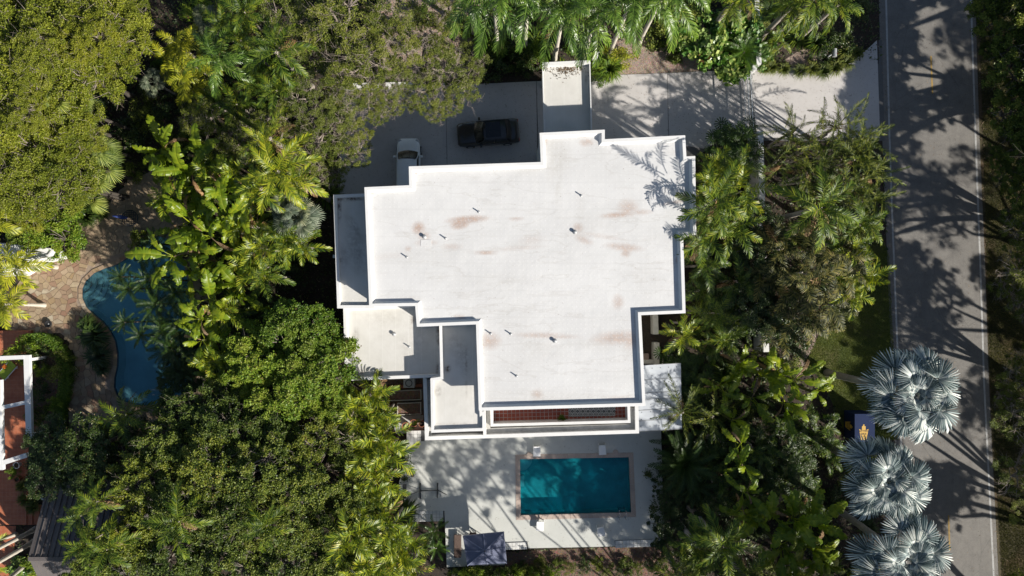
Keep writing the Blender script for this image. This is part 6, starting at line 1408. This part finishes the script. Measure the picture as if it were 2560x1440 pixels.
for x, y, z, s in ((302, 692, 3.4, .7), (322, 722, 3.2, .9), (372, 700, 3.4, 1.1), (395, 760, 3.6, 1.2), (310, 806, 2.6, .7), (352, 838, 2.8, .8), (412, 820, 3.4, 1.2), (372, 640, 3.2, .9), (440, 730, 4, 1.2), (460, 800, 4, 1.2), (395, 610, 3., .9), (430, 870, 3.4, 1.2), (455, 930, 3.2, 1.2)): palm('rosette', x, y, z, s*1.1, 18, 'dark', 'pandanus', 'spiky rosette plant', 'pandanus', group='rosette plants leaning over the blue pool', lean=(-1.2, 0) if x > 350 else (-2.2, 0), ts=.5)
palm('alex', 312, 1038, 5, .95, 10, 'thin', 'coconut_palm', 'thin dark palm with long fronds'); 
for x, y, z, s in ((445, 1305, 9, .95), (265, 1375, 8.6, .9), (215, 1360, 8.3, .8), (665, 1315, 8, .85), (240, 1255, 8.5, .7), (200, 1290, 8, .7)): palm('alex', x, y, z, s, 10, 'thin', 'feather_palm', 'palm emerging from the dark trees', group='palms emerging from the dark trees')
for x, y, z, s, nf in ((50, 665, 4.6, .95, 9), (10, 660, 4.8, .8, 7), (20, 760, 4, .85, 9), (-5, 500, 5, .8, 8), (-10, 560, 6.5, .9, 9)): palm('gold', x-8, y, z, s*1.15, nf, 'pale', 'feather_palm', 'yellow tipped palm at the left edge', base=(x+ (92 if y > 600 else 125), y+3) if x > 0 else (125, 565), ts=.8)
palm('areca', -60, 1400, 8, 1., 10, 'pale', 'feather_palm', 'pale trunked palm', base=(90, 1322)); palm('areca', -80, 1450, 8.5, 1., 10, 'pale', 'feather_palm', 'pale trunked palm', base=(88, 1352)); palm('areca', -60, 1520, 9, 1., 10, 'pale', 'feather_palm', 'pale trunked palm', base=(62, 1412)); palm('areca', -130, 1400, 9, .8, 9, 'pale', 'feather_palm', 'pale trunked palm', base=(40, 1335), ts=.7)
# areca thicket by the deck
for i, (x, y, z, s) in enumerate(((955, 985, 5, .9), (905, 1020, 5.5, .9), (925, 1050, 5.5, .85), (975, 1040, 5, .8), (960, 1100, 5.5, 1.), (985, 1140, 5.5, 1.), (930, 1130, 5.5, .9), (985, 1085, 5, .9), (960, 1180, 5.5, .95), (910, 1200, 5.5, .9), (945, 1240, 5.5, .9), (985, 1215, 5, .85), (925, 1285, 5.5, .9), (975, 1290, 5.5, .95), (900, 1345, 7.5, 1.1), (1000, 1330, 6, .95), (950, 1370, 6, 1.), (1010, 1390, 6, 1.), (960, 1420, 6, 1.), (1040, 1370, 5, .9), (900, 1430, 6.5, 1.), (1050, 1425, 4.5, .9), (870, 1390, 6, .9))):
    palm('areca', x-24, y, z, s*.98, 10 if y < 1330 else 12, 'thin', 'areca_palm', 'yellow green areca palm', group='areca palms along the left side of the deck', stems=3, spread=.55)
palm('cycad', 1086, 1328, 1.2, 1., 14, 'thin', 'cycad', 'small dark rosette plant in the bed', 'cycad'); palm('cycad', 1090, 1370, 1., .9, 12, 'thin', 'cycad', 'small dark rosette plant in the bed', 'cycad')
# bare twiggy tree
mb = MB(); rb = random.Random(3)
def branch(p, d, l_, r_, dep):
    q = p+d*l_; mb.tube([p, (p+q)/2+Vector((rb.gauss(0, .06), rb.gauss(0, .06), 0))*l_, q], [r_, r_*.8, r_*.6], 5, False)
    if dep:
        for _ in range(3 if dep > 2 else 2): e = (d+Vector((rb.gauss(0, .5), rb.gauss(0, .5), rb.gauss(.05, .3)))).normalized(); branch(q, e, l_*rb.uniform(.6, .85), r_*.6, dep-1)
for k in range(5): a = k*1.256; branch(Vector((0, 0, 4)), Vector((math.cos(a)*.8, math.sin(a)*.8, .6)).normalized(), 1.1, .07, 4)
c = at(835, 1115, 6.5); bt = thing('bare_tree', (c.x, c.y, 0), 'bare brown twiggy tree between the areca palms and dark trees', 'tree'); inst('branches', mb.mesh('branches', M['twig']), bt); inst('trunk', TR['tree'], bt, None, None, (.5, .5, 4.1))

# ---------- neighbour's hedge and shrubs
hp = [at(x, y).to_2d() for x, y in ((76, 848), (110, 843), (138, 848), (160, 864), (172, 890), (178, 925), (176, 970), (166, 1010), (160, 1050), (158, 1085))]
hc = []
for a, b in zip(hp, hp[1:]):
    u = (b-a).normalized(); n_ = Vector((-u.y, u.x))
    for _ in range(int((b-a).length*1700)): q = a+(b-a)*random.random()+n_*random.uniform(-.42, .42); hc.append((q.x, q.y, random.uniform(.2, .95)))
V, F, T = leafcloud(np.array(hc), None, .05, RNG.uniform(.2, .7, len(hc)), .5); hd = inst('clipped_hedge', npmesh('clipped_hedge', V, F, T, M['f_bright'])); tag(hd, 'curved clipped green hedge beside the flagstones, left of the blue pool', 'hedge')
sheet('garden_bed', ats([(75, 850), (150, 860), (165, 950), (150, 1090), (78, 1090)]), .012, M['mulch'])
for x, y, r_, z, k, lk in ((55, 877, 36, 1.8, 'green', 'round green shrub'), (90, 885, 30, 1.5, 'dark', 'dark round shrub'), (104, 925, 19, 1., 'green', 'small bright round shrub'), (150, 930, 34, 1.3, 'oak', 'dull olive round shrub'), (160, 895, 24, 1.1, 'oak', 'dull olive round shrub'), (95, 980, 28, 1.2, 'dark', 'dark round shrub'), (92, 1040, 26, 1.2, 'mid', 'dark round shrub'), (148, 1005, 22, 1.1, 'green', 'bright hedge end shrub'), (228, 840, 48, 1.6, 'darkfern', 'shaded feathery grass clump'), (240, 890, 40, 1.4, 'darkfern', 'shaded feathery grass clump'), (215, 810, 30, 1.2, 'darkfern', 'dark feathery clump'), (252, 920, 26, 1., 'darkfern', 'dark feathery clump'),
                       (60, 1250, 26, .9, 'tuft', 'olive fern in pots'), (80, 1270, 24, .8, 'tuft', 'olive fern in pots'), (55, 1215, 22, .9, 'tuft', 'olive fern in pots'), (38, 1180, 15, .9, 'green', 'leafy potted shrub'), (50, 1425, 30, 1., 'big', 'broad leaved shrub'), (85, 1415, 26, 1., 'green', 'bright low shrub'),
                       (215, 540, 34, 1.4, 'darkfern', 'dark strappy clump'), (180, 575, 30, 1.2, 'spiky', 'spiky green clump'), (165, 590, 24, 1., 'spiky', 'spiky green clump'), (345, 600, 24, .9, 'mid', 'small leafy shrub'), (235, 505, 34, 1.6, 'darkfern', 'dark strappy clump'), (140, 550, 30, 1.5, 'dark', 'dark leafy shrub'),
                       (1405, 1045, 11, .5, 'green', 'potted shrub')):
    if lk == 'potted shrub': continue
    bush(k, x, y, z, r_, lk)
c = at(1405, 1046, 3.9); t, _p = pot(1405, 1048, 3.27, .16, .3, 'terracotta pot with a small leafy plant on the red tiled balcony'); o = inst('leaves', BUSH['green'][0], t.o, (0, 0, .2), None, (.36, .36, .42))
for i in range(14):
    x, y = 1290+i*28+random.uniform(-8, 8), 1395+random.uniform(-8, 22)
    bush(('dark', 'mid', 'oak')[i % 3], x, y+(20 if 1250 < x < 1640 else 0), .7, random.uniform(14, 22), 'low shaded shrub')
for i in range(12): bush('green' if i % 2 else 'mid', 1140+i*22, 1436+random.uniform(-3, 8), 1.6, 22, 'low edge shrub')

# ---------- undergrowth that fills the beds
def W(pts, m=0.): return offset_poly(ats(pts), -m)
KEEP = [W([(845, 195), (1345, 190), (2196, 150), (2220, 80), (2230, 360), (1890, 365), (1770, 385), (1700, 430), (845, 510)]), road, DECK, ats([(820, 400), (1740, 330), (1740, 790), (1710, 1085), (985, 1110), (985, 960), (850, 960)]), PATIO, POOL2, TERR, TERR2, LAWN, GRAV1, GRAV2, GRAV4,
        ats([(70, 835), (180, 840), (185, 1090), (60, 1100)]), ats([(70, 1190), (420, 1190), (420, 1500), (60, 1500)]), ats([(-200, 590), (140, 600), (140, 700), (-200, 700)]), MUL, ats([(1115, 1280), (1000, 1280), (1050, 1440), (1115, 1440)]), ats([(1880, 100), (1920, 100), (1930, 880), (1900, 880)])]
def free(x, y, m=0.): return not any(inside((x, y), k) for k in KEEP)
kinds = (('dark', 'low dark undergrowth shrub'), ('dark', 'glossy undergrowth shrub'), ('darkfern', 'dark strappy undergrowth clump'), ('spiky', 'spiky undergrowth clump'), ('oak', 'olive undergrowth shrub'), ('green', 'green undergrowth shrub'))
cnt = 0
for gy in np.arange(-22, 23, 2.6):
    for gx in np.arange(-40, 36, 2.6):
        x = gx+random.uniform(-.7, .7); y = gy+random.uniform(-.7, .7)
        if not free(x, y) or random.random() < .15: continue
        px, py = x*FP/HC+1280, 720-y*FP/HC
        if 330 < px < 400 and py < 430 and random.random() < .6: continue
        if px > 2450 and random.random() < .75: continue
        k, lk = random.choices(kinds, (4, 3, 3, 2, 3, 1.2))[0]; z = random.uniform(.5, 1.7); bush(k, px, py, z, random.uniform(30, 48), lk, 'undergrowth in the garden beds'); cnt += 1
print('undergrowth', cnt)
def spread(n, poly, z0, z1, keep=None):
    xs = [p[0] for p in poly]; ys = [p[1] for p in poly]; X = RNG.uniform(min(xs), max(xs), n); Y = RNG.uniform(min(ys), max(ys), n); m = inside_np(X, Y, poly)
    for k in (keep or []): m &= ~inside_np(X, Y, k)
    X, Y = X[m], Y[m]; return np.stack([X, Y, RNG.uniform(z0, z1, len(X))], 1)
full = [(-42, -24), (37, -24), (37, 24), (-42, 24)]
P1 = spread(60000, full, .02, .28, KEEP); P1 = P1[(P1[:, 0] < 36.3)]; V, F, T = leafcloud(P1, None, .11, RNG.uniform(.05, .8, len(P1)), .5); g_ = inst('ground_cover', npmesh('ground_cover', V, F, T, M['f_cover'])); g_['kind'] = 'stuff'; g_['label'] = 'low leafy ground cover in the shade of the beds'
P2 = spread(52000, full, .015, .06, KEEP[:12]+KEEP[13:]); scatter_leaves('leaf_litter', P2, .07, M['f_litter'])['label'] = 'brown leaf litter over the soil'
P3 = np.concatenate([spread(700, ats(d), .068, .075, [CAN]) for d in DRIVE]+[spread(400, DECK, .408, .415, [POOL])]); scatter_leaves('scattered_leaves', P3, .03, M['f_litter'])['label'] = 'dry leaves scattered on driveway and deck'
EDG = [ats([(2197, -20), (2212, -20), (2262, 1460), (2247, 1460)]), ats([(2430, -20), (2446, -20), (2498, 1460), (2484, 1460)])]
P4 = np.concatenate([spread(2600, road, .02, .03)]+[spread(2600, e_, .02, .03) for e_ in EDG]); scatter_leaves('leaves_on_road', P4, .035, M['f_litter'])['label'] = 'dry leaves scattered on the asphalt'
def blades(name, P_, h, w_, label, mat='f_grass'):
    n = len(P_); a = RNG.uniform(0, 2*PI, n); d = np.stack([np.cos(a), np.sin(a), np.zeros(n)], 1); s_ = np.stack([-np.sin(a), np.cos(a), np.zeros(n)], 1)*w_; hh = (h*RNG.uniform(.5, 1.2, n))[:, None]
    tip = P_+d*hh*.7+np.array([0, 0, 1])*hh*.8; V = np.stack([P_-s_, P_+s_, tip], 1).reshape(-1, 3); nz = np.sin(P_[:, 0]*1.3)*np.cos(P_[:, 1]*1.7)*.15
    o = inst(name, npmesh(name, V, np.zeros((0, 4)), np.repeat(np.clip(RNG.uniform(.1, .8, n)+nz, 0, .95), 3), M[mat], np.arange(3*n).reshape(-1, 3))); o['kind'] = 'stuff'; o['label'] = label
blades('lawn_grass', spread(120000, LAWN, .005, .006), .09, .014, 'short mown grass beside the road')
blades('verge_grass', spread(160000, ats([(2446, -20), (2475, 960), (2506, 1460), (2570, 1460), (2570, -20)]), .005, .006), .10, .014, 'patchy grass on the verge east of the road', 'f_dull')
P5 = np.concatenate([spread(9000, g, .01, .04) for g in (GRAV1, GRAV2, GRAV3, GRAV4)]); scatter_leaves('gravel_stones', P5, .028, simple('loose_gravel', (.46, .36, .30), .85, .3, 30, 0), flat=.5)['label'] = 'loose pink gravel in the beds'
where_all()
print('objects', len(bpy.data.objects), 'tris', sum(sum(len(p.vertices)-2 for p in me.polygons) if len(me.polygons) < 20000 else len(me.polygons)*2 for me in bpy.data.meshes))
